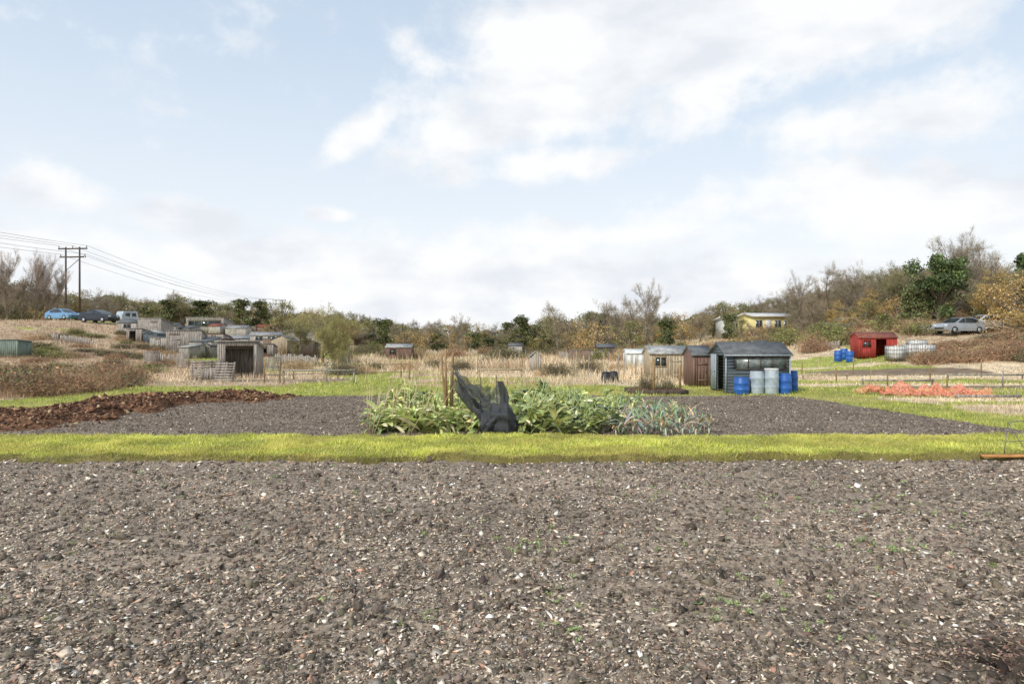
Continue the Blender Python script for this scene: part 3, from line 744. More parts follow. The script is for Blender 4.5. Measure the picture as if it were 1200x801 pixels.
def shed(name, label, loc, w, dp, ht, roof='gx', wall='woodgrey', roofm='felt', rz=0.0, door=None, dopen=False, win=None, pw=0.14, hz=False, side_open=None, over=0.08, trim=None, cat='shed', group=None, lowfrac=0.78, doorm=None, ribs=False, matg=None):
    e = obj(name, None, loc, rz, label, cat, group)
    x0, x1 = -w / 2, w / 2
    Gw = Geo(); th = 0.025
    he = ht * lowfrac
    if roof == 'gx':
        fr = bk = lambda s: he
        sd = lambda s: he + (ht - he) * (1 - abs(s - dp / 2) / (dp / 2)) - .01
        sl = sr = sd
    elif roof == 'gy':
        fr = bk = lambda s: he + (ht - he) * (1 - abs(s - w / 2) / (w / 2)) - .01
        sl = sr = lambda s: he
    elif roof == 'mf':
        fr = lambda s: ht - .01; bk = lambda s: he - .01
        sl = lambda s: he + (ht - he) * (s / dp) - .01
        sr = lambda s: ht - (ht - he) * (s / dp) - .01
    else:
        fr = lambda s: he - .01; bk = lambda s: ht - .01
        sl = lambda s: ht - (ht - he) * (s / dp) - .01
        sr = lambda s: he + (ht - he) * (s / dp) - .01
    op = []
    if door: op.append((door[0] * w, door[1] * w, 0, door[2] * ht))
    wins = win or []
    for a in wins: op.append((a[0] * w, a[1] * w, a[2] * ht, a[3] * ht))
    planks(Gw, (x0, 0), (x1, 0), fr, op, pw, th, hz)
    planks(Gw, (x1, th), (x1, dp - th), sr, [], pw, th, hz)
    planks(Gw, (x1, dp), (x0, dp), bk, [], pw, th, hz)
    so = []
    if side_open: so = [side_open]
    planks(Gw, (x0, dp - th), (x0, th), sl, so, pw, th, hz)
    part('wall', Gw, e, M[wall])
    Gr = Geo(); t = 0.03; o = over
    def slab(A, B, C_, D_):
        A, B, C_, D_ = map(Vector, (A, B, C_, D_)); n = (B - A).cross(D_ - A).normalized() * t
        if n.z < 0: n = -n
        Gr.hexa([A, B, C_, D_, A + n, B + n, C_ + n, D_ + n])
        if ribs:
            k = int((B - A).length / 0.15)
            for i in range(k):
                f0 = (i + .5) / k; p = A.lerp(B, f0) + n; q = D_.lerp(C_, f0) + n
                V, Q = tubes(np.array([p]), np.array([q]), np.array([.02]), np.array([.02]), 5); Gr.add(V, Q)
    if roof == 'gx':
        sl_ = (ht - he) / (dp / 2)
        slab((x0 - o, -o, he - o * sl_), (x1 + o, -o, he - o * sl_), (x1 + o, dp / 2, ht), (x0 - o, dp / 2, ht))
        slab((x1 + o, dp + o, he - o * sl_), (x0 - o, dp + o, he - o * sl_), (x0 - o, dp / 2 + .002, ht), (x1 + o, dp / 2 + .002, ht))
    elif roof == 'gy':
        sl_ = (ht - he) / (w / 2)
        slab((x0 - o, dp + o, he - o * sl_), (x0 - o, -o, he - o * sl_), (0, -o, ht), (0, dp + o, ht))
        slab((x1 + o, -o, he - o * sl_), (x1 + o, dp + o, he - o * sl_), (0.002, dp + o, ht), (0.002, -o, ht))
    else:
        za, zb = (ht, he) if roof == 'mf' else (he, ht); s_ = (zb - za) / dp
        slab((x0 - o, -o, za - o * s_), (x1 + o, -o, za - o * s_), (x1 + o, dp + o, zb + o * s_), (x0 - o, dp + o, zb + o * s_))
    part('roof', Gr, e, M[roofm])
    if door and not dopen:
        Gd = Geo(); a, b = x0 + door[0] * w + .01, x0 + door[1] * w - .01
        n = max(3, int((b - a) / .13))
        for i in range(n): Gd.box(a + (b - a) * i / n + .003, a + (b - a) * (i + 1) / n - .003, -.008, .012, .04, door[2] * ht - .01)
        for zz in (.2, .75): Gd.box(a, b, -.026, -.0085, door[2] * ht * zz, door[2] * ht * zz + .08)
        dd = part('door', Gd, e, M[doorm or wall])
        Gh = Geo(); Gh.box(b - .12, b - .08, -.05, -.027, door[2] * ht * .5, door[2] * ht * .5 + .1); part('handle', Gh, dd, M['metal'])
    for a in wins: make_window(e, x0 + a[0] * w, x0 + a[1] * w, a[2] * ht, a[3] * ht, -.012, a[4] if len(a) > 4 else 2, M[trim or wall], matg=matg)
    return e

def pshed(name, label, p0, p1, top, base, dp=2.0, d=None, **kw):
    pc = (p0 + p1) / 2
    if d is None: x, y = hit(pc, base)
    else: x, y, _ = at(pc, d)
    z = float(H(x, y)); w = (p1 - p0) / F * y; ht = CZ + (400 - top) / F * y - z
    return shed(name, label, (x, y, z - .03), w, dp, max(ht, 0.8), **kw)

shx, shy = 9.72, 27.0
ms = shed('garden_shed', 'blue grey painted wooden shed with felt roof and window band', (shx, shy, 0), 2.52, 2.1, 1.98, roof='gx', wall='woodblue', roofm='felt', hz=True, pw=0.12,
          win=[(0.14, 0.95, 0.46, 0.72, 4)], side_open=(1.0, 1.75, 0.0, 1.45), over=0.1, trim='wooddark', matg=M['glasspale'], lowfrac=.77)
Gd = Geo()
for i in range(6): Gd.box(-1.335, -1.305, 1.1 + i * .12, 1.1 + i * .12 + .115, .06, 1.5)
dd = part('door', Gd, ms, M['woodbluelight']); Gh = Geo(); Gh.cyl((-1.34, 1.2, .8), (-1.4, 1.2, .8), .02); part('handle', Gh, dd, M['metal'])
Gt = Geo(); Gt.box(-1.36, 1.36, -.135, -.105, 1.44, 1.50); part('fascia', Gt, ms, M['woodbluelight'])
for xx in (-1.29, 1.24):
    Gb = Geo(); Gb.box(xx, xx + .05, -.045, -.016, 0, 1.44); part('corner_trim', Gb, ms, M['woodbluelight'])

def barrel(name, label, px, d, r, h, body, lid, group=None):
    x, y, z = at(px, d); e = obj(name, None, (x, y, z - .02), random.uniform(0, 6), label, 'barrel', group)
    G = Geo(); G.lathe([(0, 0), (r * .9, 0), (r * .95, h * .03), (r, h * .25), (r * 1.04, h * .28), (r * 1.04, h * .31), (r, h * .34), (r * 1.0, h * .6), (r * 1.04, h * .63), (r * 1.04, h * .66), (r, h * .7), (r * .93, h * .93), (r * .9, h * .96)], 22)
    part('body', G, e, M[body], True)
    G = Geo(); G.lathe([(r * .94, h * .94), (r * .96, h * .95), (r * .96, h * .99), (r * .85, h), (0, h)], 22); part('lid', G, e, M[lid], False)
    return e
barrel('water_barrel', 'low blue plastic barrel beside the shed', 869, 26.4, .29, .66, 'blueplastic', 'blueplastic', 'barrels beside the shed')
barrel('water_barrel', 'pale grey plastic barrel with dark lid', 887, 26.5, .27, .96, 'greyplastic', 'blackplastic', 'barrels beside the shed')
barrel('water_barrel', 'pale grey plastic barrel with white lid', 904, 26.45, .28, 1.0, 'greyplastic', 'white', 'barrels beside the shed')
barrel('water_barrel', 'blue plastic barrel at the shed corner', 920, 26.5, .24, .8, 'blueplastic', 'blueplastic', 'barrels beside the shed')
barrel('water_barrel', 'blue plastic barrel tucked behind the shed corner', 929, 28.2, .2, .85, 'blueplastic', 'blueplastic', 'barrels beside the shed')

e = pshed('garden_shed', 'weathered grey open fronted shed with dark interior', 256, 300, 399, 442, dp=1.9, roof='mf', wall='woodgrey', roofm='feltlight', door=(0.2, 0.92, 0.88), dopen=True, over=.14, pw=.12, lowfrac=.82, rz=.16)
def pallet(px, d, rz, tilt=.0):
    x, y, z = at(px, d); G = Geo()
    for i in range(7): G.box(-.55, .55, -.01, .01, .04 + i * .14, .13 + i * .14)
    for xx in (-.5, 0, .45): G.box(xx, xx + .06, .0105, .09, 0, 1.02)
    o = obj('wooden_pallet', G.mesh('wooden_pallet', M['woodgrey']), (x, y, z), rz, 'grey wooden pallet standing upright as fencing', 'pallet', 'pallets beside the open shed'); o.rotation_euler[0] = tilt
pallet(236, 37, .1); pallet(262, 34.8, -.2, -.2); pallet(247, 37.2, .05); pallet(178, 50, .3); pallet(214, 48, -.3); pallet(320, 47, .2, -.1)

sheds = [
 ('tool_shed', 'grey weathered plank shed with lean-to roof', 196, 235, 386, 415, dict(roof='mf', wall='woodgrey', roofm='corr', door=(.1, .4, .8), ribs=True, rz=.2)),
 ('tool_shed', 'low grey hut with pale boards', 222, 248, 394, 417, dict(roof='mb', wall='woodpale', roofm='felt', win=[(.3, .7, .4, .7)])),
 ('tool_shed', 'brown grey shed with pale roof', 160, 190, 372, 399, dict(roof='mf', wall='woodgrey', roofm='feltlight', door=(.55, .85, .8), rz=-.15)),
 ('tool_shed', 'small grey shed near parked cars', 138, 160, 373, 391, dict(roof='gx', wall='woodpale', roofm='felt', win=[(.3, .7, .4, .7)])),
 ('tool_shed', 'long low shed with dark window row', 218, 262, 371, 389, dict(roof='mf', wall='woodgrey', roofm='feltlight', win=[(.06, .94, .4, .78, 5)], dp=3)),
 ('tool_shed', 'grey shed with sheet metal roof', 264, 288, 380, 396, dict(roof='gx', wall='woodpale', roofm='corr', door=(.2, .5, .75))),
 ('tool_shed', 'small hut with rusty roof', 300, 322, 379, 393, dict(roof='gx', wall='woodbrown', roofm='rust')),
 ('tool_shed', 'pale shed with light blue grey roof', 292, 328, 388, 405, dict(roof='gx', wall='woodpale', roofm='corr', win=[(.2, .45, .4, .7), (.6, .85, .4, .7)])),
 ('tool_shed', 'dark boarded shed with pale flat roof', 336, 368, 398, 418, dict(roof='mf', wall='wooddark', roofm='feltlight', door=(.1, .35, .8), rz=-.1)),
 ('tool_shed', 'grey shed with white fascia', 338, 366, 385, 399, dict(roof='gx', wall='woodgrey', roofm='felt', win=[(.3, .7, .4, .7)])),
 ('tool_shed', 'brown shed against the hedge', 415, 438, 391, 405, dict(roof='gx', wall='woodbrown', roofm='felt', door=(.3, .6, .75))),
 ('tool_shed', 'low red brown shed with pale front', 452, 482, 402, 417, dict(roof='gx', wall='woodredbrown', roofm='feltlight', d=75, win=[(.15, .4, .35, .65)])),
 ('tool_shed', 'low green painted shed with flat roof', -16, 21, 397, 418, dict(roof='mf', wall='woodgreen', roofm='feltlight', lowfrac=.9, dp=1.5)),
 ('tool_shed', 'narrow pale grey hut in dry grass', 621, 634, 411, 431, dict(roof='gy', wall='woodpale', roofm='feltlight', dp=1, d=46)),
 ('tool_shed', 'low dark brown shed in the dry grass', 668, 692, 409, 420, dict(roof='mf', wall='woodbrown', roofm='feltlight', d=68)),
 ('greenhouse', 'whitish plastic covered greenhouse', 735, 761, 408, 424, dict(roof='gx', wall='white', roofm='white', d=52, cat='greenhouse', pw=.4)),
 ('garden_shed', 'tan wooden shed with grey felt gable roof', 762, 805, 404, 436, dict(roof='gx', wall='woodtan', roofm='feltlight', d=36, door=(.6, .85, .72), win=[(.12, .45, .4, .68)], dp=1.9)),
 ('garden_shed', 'small brown shed with grey roof', 812, 834, 404, 444, dict(roof='gx', wall='woodredbrown', roofm='felt', d=31, door=(.25, .8, .72), dp=1.7)),
 ('garden_shed', 'bright red painted shed with dark doorway', 1008, 1050, 388, 418, dict(roof='gx', wall='woodred', roofm='rust', d=53, door=(.45, .72, .72), dopen=True, rz=-.15, win=[(.1, .32, .4, .65)])),
 ('tool_shed', 'small dark hut behind dry grass', 700, 722, 402, 414, dict(roof='gx', wall='wooddark', roofm='felt', d=85)),
 ('tool_shed', 'small tan hut beside trees', 318, 340, 392, 404, dict(roof='gy', wall='woodtan', roofm='felt', d=72)),
 ('tool_shed', 'grey hut on the slope', 240, 262, 390, 406, dict(roof='mf', wall='woodgrey', roofm='rust', door=(.3, .6, .8))),
 ('tool_shed', 'grey hut with white window', 184, 206, 377, 394, dict(roof='gx', wall='woodgrey', roofm='felt', win=[(.3, .7, .4, .7)], trim='white')),
 ('tool_shed', 'leaning pale grey hut without windows', 268, 290, 392, 408, dict(roof='mb', wall='woodpale', roofm='corr', rz=.25)),
 ('tool_shed', 'small blue grey hut with felt roof', 168, 184, 386, 402, dict(roof='gy', wall='woodblue', roofm='feltlight', door=(.3, .7, .7))),
 ('tool_shed', 'small brown hut with pale roof', 308, 326, 396, 412, dict(roof='mf', wall='woodbrown', roofm='feltlight')),
 ('tool_shed', 'weathered grey hut with open doorway', 148, 166, 384, 400, dict(roof='mf', wall='woodgrey', roofm='corr', door=(.2, .6, .8), dopen=True)),
 ('tool_shed', 'pale hut with dark felt roof', 284, 302, 376, 388, dict(roof='gx', wall='woodpale', roofm='felt')),
 ('tool_shed', 'small grey hut in dry grass', 388, 404, 398, 412, dict(roof='gx', wall='woodgrey', roofm='feltlight', d=66)),
 ('tool_shed', 'low pale hut in the distance', 596, 612, 401, 411, dict(roof='gx', wall='woodpale', roofm='felt', d=100)),
 ('tool_shed', 'grey hut beside hedge', 884, 902, 398, 412, dict(roof='gx', wall='woodpale', roofm='felt', d=66)),
 ('tool_shed', 'grey hut half hidden behind other huts', 206, 222, 380, 396, dict(roof='mb', wall='woodgrey', roofm='felt', rz=-.2)),
 ('tool_shed', 'small leaning hut with dark doorway', 232, 246, 400, 418, dict(roof='gy', wall='woodgrey', roofm='felt', door=(.25, .7, .7), dopen=True)),
 ('tool_shed', 'grey hut with sagging sheet roof', 350, 372, 392, 406, dict(roof='mf', wall='woodgrey', roofm='corr', rz=.2)),
 ('tool_shed', 'low boarded hut on the slope', 196, 212, 396, 412, dict(roof='gx', wall='woodgrey', roofm='feltlight', rz=.3)),
 ('tool_shed', 'small brown lean-to between huts', 252, 266, 396, 410, dict(roof='mf', wall='wooddark', roofm='rust', rz=-.3)),
 ('tool_shed', 'grey boarded hut with dark doorway', 270, 284, 400, 414, dict(roof='mf', wall='woodgrey', roofm='felt', door=(.2, .6, .8), dopen=True)),
 ('tool_shed', 'silver grey hut with flat sheet roof', 176, 196, 394, 410, dict(roof='mf', wall='woodpale', roofm='corr', rz=.1, door=(.3, .6, .8))),
 ('tool_shed', 'small weathered hut beside pallets', 208, 222, 402, 419, dict(roof='mb', wall='woodgrey', roofm='feltlight', rz=-.3)),
 ('tool_shed', 'grey shack patched with sheet metal', 304, 320, 402, 418, dict(roof='mf', wall='woodgrey', roofm='corr', rz=.15, door=(.2, .55, .8), dopen=True)),
 ('tool_shed', 'pale grey shack with rusty roof', 244, 258, 378, 392, dict(roof='gx', wall='woodpale', roofm='rust', rz=-.1)),
 ('tool_shed', 'low pale structure below the trees', 1082, 1104, 388, 400, dict(roof='mf', wall='woodpale', roofm='feltlight', d=63)),
]
for nm, lb, p0, p1, tp, bs, kw in sheds:
    g = 'huts across the allotments' if nm == 'tool_shed' else None
    pshed(nm, lb, p0, p1, tp, bs, group=g, **kw)

for px, d in [(710, 33.5), (719, 34.2)]:
    x, y, z = at(px, d); e = obj('compost_bin', None, (x, y, z - .02), 0, 'black plastic tapered compost bin with lid', 'compost bin', 'compost bins in the dry grass', scale=(.75, .75, .75))
    G = Geo(); G.lathe([(.36, 0), (.33, .3), (.27, .62), (.25, .64)], 18); part('body', G, e, M['blackplastic'], True)
    G = Geo(); G.lathe([(.28, .641), (.28, .68), (.1, .73), (0, .735)], 18); part('lid', G, e, M['blackplastic'])

for px in (982, 989, 996): barrel('water_barrel', 'blue plastic drum beside the red shed', px, 52 + (px % 3), .28, .85, 'blueplastic', 'blueplastic', 'drums beside the red shed')
def ibc(px, d):
    x, y, z = at(px, d); e = obj('water_tank', None, (x, y, z), .1, 'white plastic water tank in a metal cage', 'water tank', 'caged water tanks')
    G = Geo(); G.box(-.5, .5, -.5, .5, .15, 1.05); G.cyl((0, 0, 1.05), (0, 0, 1.12), .12, n=12); part('tank', G, e, M['white'])
    G = Geo()
    for i in range(6):
        a = -.52 + i * .208
        for yy in (-.53, .53): G.cyl((a, yy, .1), (a, yy, 1.1), .012, n=4)
        for xx in (-.53, .53): G.cyl((xx, a, .1), (xx, a, 1.1), .012, n=4)
    for zz in (.2, .5, .8, 1.1):
        for yy in (-.53, .53): G.cyl((-.53, yy, zz), (.53, yy, zz), .012, n=4)
        for xx in (-.53, .53): G.cyl((xx, -.53, zz), (xx, .53, zz), .012, n=4)
    part('cage', G, e, M['metal'])
    G = Geo()
    for yy in (-.5, -.05, .4): G.box(-.55, .55, yy, yy + .1, 0, .1)
    part('pallet_base', G, e, M['wooddark'])
for px, d in [(1050, 50), (1067, 50.5), (1083, 50), (1074, 53)]: ibc(px, d)

def bfence(px0, px1, d, h, lb, m='woodgrey'):
    x0_, y_, z_ = at(px0, d); x1_, _, _ = at(px1, d); e = obj('board_fence', None, (x0_, d, z_), 0, lb, 'fence', 'board fences'); L = x1_ - x0_
    G = Geo(); n = int(L / .16)
    for i in range(n):
        hh = h * random.uniform(.8, 1.06); zz = float(H(x0_ + i * .16, d)) - z_
        if random.random() < .06: continue
        G.box(i * .16 + .01, i * .16 + .15, 0, .02, zz - .05, zz + hh)
    part('boards', G, e, M[m])
    for i in range(int(L / 1.8) + 1):
        G = Geo(); G.box(i * 1.8, i * 1.8 + .08, .0225, .1, -.1, h * 1.05 + float(H(x0_ + i * 1.8, d)) - z_); part('post', G, e, M['wooddark'])
bfence(945, 985, 62, .7, 'weathered low boards at the hedge foot', 'woodgrey'); bfence(655, 715, 78, 1.0, 'low grey board fence in dry grass'); bfence(228, 256, 36.5, .6, 'low broken board fence beside the shed')
bfence(322, 372, 58, .9, 'grey board fence around a plot', 'woodgrey'); bfence(500, 560, 90, 1.0, 'low boards across the dry grass', 'woodtan'); bfence(170, 215, 52, .7, 'low grey boards edging a plot', 'woodgrey'); bfence(60, 110, 62, .6, 'low grey boards on the slope', 'woodgrey'); bfence(262, 300, 50, .8, 'silver grey boards between huts', 'woodpale')

def house(px, d, w, hgt, dp, wall, lb, nwin=4, hf=.62):
    x, y, z = at(px, d); e = obj('bungalow', None, (x, y, z - .3), 0.15, lb, 'house'); he = hgt * hf
    G = Geo(); G.box(-w / 2, w / 2, 0, dp, 0, he)
    G.add([(-w / 2, 0, he), (-w / 2, dp, he), (-w / 2, dp / 2, hgt)], [(0, 1, 2)]); G.add([(w / 2, 0, he), (w / 2, dp, he), (w / 2, dp / 2, hgt)], [(0, 1, 2)])
    part('wall', G, e, M[wall])
    G = Geo(); o = .4; s_ = (hgt - he) / (dp / 2)
    for sgn in (0, 1):
        ya, yb = (-o, dp / 2) if sgn == 0 else (dp + o, dp / 2 + .002)
        za = he - o * s_
        G.hexa([(-w / 2 - o, ya, za), (w / 2 + o, ya, za), (w / 2 + o, yb, hgt), (-w / 2 - o, yb, hgt), (-w / 2 - o, ya, za + .2), (w / 2 + o, ya, za + .2), (w / 2 + o, yb, hgt + .2), (-w / 2 - o, yb, hgt + .2)])
    r = part('roof', G, e, M['slate'])
    for i in range(nwin):
        c = -w / 2 + w * (i + .5) / nwin
        if i == 1:
            G = Geo(); G.box(c - .45, c + .45, -.03, -.002, .1, he * .85); part('door', G, e, M['white'])
        else: make_window(e, c - w * .09, c + w * .09, he * .35, he * .8, -.035, 2, M['white'])
house(906, 98, 5.8, 3.1, 5, 'yellow', 'low cream yellow bungalow with pale flat roof', 4, .86)
house(874, 104, 5, 3.1, 5, 'white', 'low white rendered bungalow behind the hedge', 3, .86)
house(1168, 88, 7, 4.6, 6, 'white', 'white house glimpsed through bare trees', 4)

def car(px, py, L, mat, lb, rz, d=None):
    if d is None: x, y = hit(px, py)
    else: x, y, _ = at(px, d)
    z = float(H(x, y)) + .05; e = obj('parked_car', None, (x, y, z), rz, lb, 'car', 'parked cars')
    W = 1.75; hl = L / 2
    prof = [(-hl, .35), (-hl, .62), (-hl + .12, .88), (-hl * .45 - .2, .95), (-hl * .2, 1.36), (0, 1.45), (hl * .35, 1.43), (hl * .72, 1.18), (hl * .9, .98), (hl, .85), (hl, .35), (hl * .85, .22), (-hl * .85, .22)]
    def yw(zz): return W / 2 * (1.0 if zz < .9 else 1 - (zz - .9) * .38) * (0.97 if zz < .3 else 1)
    G = Geo(); n = len(prof); V = [(a, -yw(b), b) for a, b in prof] + [(a, yw(b), b) for a, b in prof]
    G.add(V, [(i, (i + 1) % n, (i + 1) % n + n, i + n) for i in range(n)])
    V = [(a, -yw(b), b) for a, b in prof] + [(0, -W / 2, .6)]; G.add(V, [(i, n, (i + 1) % n) for i in range(n)])
    V = [(a, yw(b), b) for a, b in prof] + [(0, W / 2, .6)]; G.add(V, [(i, (i + 1) % n, n) for i in range(n)])
    part('body', G, e, M[mat])
    for sgn in (-1, 1):
        G = Geo()
        for pts in ([(-hl * .4 - .1, .97), (-.15, .97), (-.15, 1.38), (-hl * .18, 1.32)], [(-.08, .97), (hl * .6, .97), (hl * .58, 1.2), (hl * .33, 1.38), (-.08, 1.4)]):
            V = [(a, sgn * (yw(b) + .012), b) for a, b in pts]
            if len(V) == 4: G.add(V, [(0, 1, 2, 3)])
            else: G.add(V, [(0, 1, 2), (0, 2, 3), (0, 3, 4)])
        part('side_window', G, e, M['glass'])
    G = Geo(); G.add([(-hl * .45 - .19, -.68, .97), (-hl * .45 - .19, .68, .97), (-hl * .21, .6, 1.35), (-hl * .21, -.6, 1.35)], [(0, 1, 2, 3)]); G.V[0] += np.array([-.03, 0, .02]); part('windscreen', G, e, M['glass'])
    G = Geo(); G.add([(hl * .4, -.6, 1.42), (hl * .4, .6, 1.42), (hl * .7, .66, 1.2), (hl * .7, -.66, 1.2)], [(0, 1, 2, 3)]); G.V[0] += np.array([.03, 0, .02]); part('rear_window', G, e, M['glass'])
    for sx in (-hl * .62, hl * .62):
        for sy in (-1, 1):
            G = Geo(); G.cyl((sx, sy * (W / 2 - .18), .31), (sx, sy * (W / 2 + .015), .31), .31, n=18); wl = part('wheel', G, e, M['tyre'])
            G = Geo(); G.cyl((sx, sy * (W / 2 + .016), .31), (sx, sy * (W / 2 + .03), .31), .19, n=12); part('rim', G, wl, M['carsilver'])
    for sy in (-1, 1):
        G = Geo(); G.box(-hl - .012, -hl + .2, sy * .6 - .17, sy * .6 + .17, .64, .78); part('headlight', G, e, M['lamp'])
    G = Geo(); G.box(-hl - .02, -hl - .004, -.5, .5, .4, .55); part('grille', G, e, M['blackplastic'])
def cart(px, py, *a):
    best = min(np.arange(66, 96, .5), key=lambda d: abs(CZ - (py - 400) / F * d - float(H((px - 600) / F * d, d))))
    return float(best)
car(74, 376, 4.1, 'carblue', 'light blue hatchback parked on rough ground', 2.8, d=cart(74, 375))
car(116, 379, 4.2, 'cardark', 'dark saloon car parked beside the blue one', 2.9, d=cart(116, 378))
car(1124, 386, 4.2, 'carsilver', 'silver car parked under trees', .2, d=62)
car(1153, 384, 4.2, 'carwhite', 'white car parked under trees', .1, d=63)
car(988, 392, 4.2, 'carwhite', 'white car half hidden by brambles', .3, d=76)
x, y, z = at(149, 96); e = obj('caravan', None, (x, y, z), 1.1, 'small white touring caravan on the slope', 'caravan', scale=(.8, .8, .8))
G = Geo(); pr = [(-1.4, .45), (-1.55, 1.2), (-1.2, 2.05), (1.2, 2.1), (1.5, 1.4), (1.4, .45)]; n = 6
G.add([(a, -.9, b) for a, b in pr] + [(a, .9, b) for a, b in pr], [(i, (i + 1) % n, (i + 1) % n + n, i + n) for i in range(n)])
for yy in (-.9, .9): G.add([(a, yy, b) for a, b in pr], [(0, 1, 2, 3), (0, 3, 4, 5)])
part('body', G, e, M['greyplastic']); make_window(e, -.9, -.1, 1.2, 1.75, -.935, 1, M['metal']); make_window(e, .3, 1.0, 1.2, 1.75, -.935, 1, M['metal'])
G = Geo(); G.cyl((0, -.92, .3), (0, -.7, .3), .3, n=14); part('wheel', G, e, M['tyre'])

# ------------------------------------------------------------------ POWER LINE
def pylon(x, y):
    z = float(H(x, y)) - .3; h = 18.0 - z
    e = obj('power_pole', None, (x, y, z), -.1, 'twin timber power pole with two crossarms', 'power pole', 'power poles')
    G = Geo(); G.cyl((-1.25, 0, 0), (-1.25, 0, h), .19, .13, 10); part('pole', G, e, M['wooddark'])
    G = Geo(); G.cyl((1.25, 0, 0), (1.25, 0, h), .19, .13, 10); part('pole', G, e, M['wooddark'])
    for zz, hw in ((h - .3, 2.6), (h - 1.7, 2.3)):
        G = Geo(); G.box(-hw, hw, -.1, .1, zz - .1, zz + .1); part('crossarm', G, e, M['wooddark'])
    G = Geo(); G.cyl((-1.25, 0, h - 4), (1.25, 0, h - 2), .05); part('brace', G, e, M['wooddark'])
    for xx, zz in ((-2.5, h - .2), (0, h - .2), (2.5, h - .2), (-2.2, h - 1.6), (2.2, h - 1.6)):
        G = Geo(); G.lathe([(.03, 0), (.1, .05), (.06, .12), (.1, .18), (.05, .26), (.1, .32), (0, .42)], 8, (xx, 0, zz)); part('insulator', G, e, M['feltlight'])
pylon(-74, 115); pylon(-88, 258)
for xx, zz in ((-2.5, 18.2), (0, 18.2), (2.5, 18.2), (-2.2, 16.8), (2.2, 16.8)):
    pts = []
    for (A, B) in (((-60, -30), (-74, 115)), ((-74, 115), (-88, 258))):
        for i in range(24):
            f = i / 24; pts.append((A[0] + (B[0] - A[0]) * f + xx, A[1] + (B[1] - A[1]) * f, zz - 2.6 * 4 * f * (1 - f)))
    pts.append((-88 + xx, 258, zz)); P = np.array(pts, float)
    V, Q = tubes(P[:-1], P[1:], np.full(len(P) - 1, .022), np.full(len(P) - 1, .022), 5); G = Geo(); G.add(V, Q)
    obj('power_cable', G.mesh('power_cable', M['felt']), label='thin black overhead cable between power poles', cat='power cable', group='overhead power cables')

# ------------------------------------------------------------------ POSTS, CANES
def post(px, d, top, r=.045, mat='post', lean=(0, 0), lb='round timber post standing in dry grass', grp='timber posts', nm='timber_post'):
    x, y, z = at(px, d); h = CZ + (400 - top) / F * d - z
    G = Geo(); G.cyl((0, 0, -.1), (lean[0], lean[1], h), r, r * .9, 9)
    obj(nm, G.mesh(nm, M[mat]), (x, y, z), random.random(), lb, 'post', grp)
post(766, 26.5, 420, .055, lb='thick orange brown timber post on the grass'); post(797, 28, 427, .05, lb='thick orange brown timber post on the grass')
for px, d, tp in [(310, 33.5, 420), (328, 34, 419), (344, 37, 424), (383, 35, 423), (396, 37, 421), (480, 36, 422), (470, 38, 424), (560, 42, 420), (596, 44, 422), (700, 40, 421), (745, 38, 418), (752, 30, 430), (640, 44, 416), (612, 48, 414), (677, 44, 418), (725, 38, 415), (1000, 40, 418), (1090, 36, 424), (1150, 38, 420), (1040, 30, 436), (980, 34, 432), (1110, 28, 440), (1175, 30, 434), (940, 40, 424)]:
    post(px, d, tp, .035, 'woodgrey' if px % 2 else 'post')
def wire(pa, da, za, pb, db, zb, lb='thin fence wire strung between posts'):
    x0_, y0_, h0 = at(pa, da); x1_, y1_, h1 = at(pb, db); G = Geo(); G.cyl((x0_, y0_, h0 + za), (x1_, y1_, h1 + zb), .012, n=4)
    obj('fence_wire', G.mesh('fence_wire', M['metal']), label=lb, cat='wire', group='fence wires')
for zz in (.4, .8):
    wire(310, 33.5, zz, 328, 34, zz); wire(328, 34, zz, 383, 35, zz); wire(383, 35, zz, 480, 36, zz)
def rail(px, d, L, h, m='woodgrey'):
    x0_, y0_, z_ = at(px, d); G = Geo(); G.box(0, L, 0, .04, h - .09, h)
    for xx in np.linspace(.05, L - .1, max(2, int(L / 1.7))): G.box(xx, xx + .06, .042, .1, -.05, h + .05)
    obj('timber_rail', G.mesh('timber_rail', M[m]), (x0_, y0_, z_), random.uniform(-.05, .05), 'low grey timber rail on short posts', 'rail', 'low timber rails')
rail(330, 33.2, 3.6, .7); rail(1010, 32, 3.4, .22, 'woodgrey'); rail(1110, 36, 4, .3, 'woodgrey'); rail(940, 37, 2.5, .25, 'woodtan'); rail(1120, 24, 2.4, .14, 'woodgrey'); rail(560, 38, 2.5, .5, 'woodtan')

for dx, ln, tp in [(-.06, .05, 408), (.03, -.06, 409), (.1, .08, 414), (-.0, -.14, 418), (.2, .02, 412)]:
    post(524 + dx * 30, 17.6 + dx, tp, .03, 'post', (ln, .05), 'weathered wooden stake standing among the vegetables', 'stakes among the vegetables', 'wooden_stake')
for i in range(22):
    px = random.uniform(426, 500); d = random.uniform(14.3, 16.2)
    post(px, d, random.uniform(444, 462), .008, 'cane', (random.uniform(-.1, .6), random.uniform(-.1, .1)), 'thin bamboo cane leaning over the vegetables', 'bamboo canes', 'bamboo_cane')
for i in range(22):
    px = random.uniform(520, 760); d = random.uniform(34, 50)
    post(px, d, random.uniform(406, 420), .02, random.choice(['cane', 'woodgrey']), (random.uniform(-.2, .3), 0), 'thin pale cane standing in dry grass', 'canes in the dry grass', 'bamboo_cane')
for px, d in [(430, 34), (448, 36), (380, 38), (520, 40), (880, 34), (960, 36), (1020, 34), (845, 33)]:
    post(px, d, random.uniform(418, 428), .015, 'cane', (random.uniform(-.1, .1), 0), 'thin pale cane standing in dry grass', 'canes in the dry grass', 'bamboo_cane')

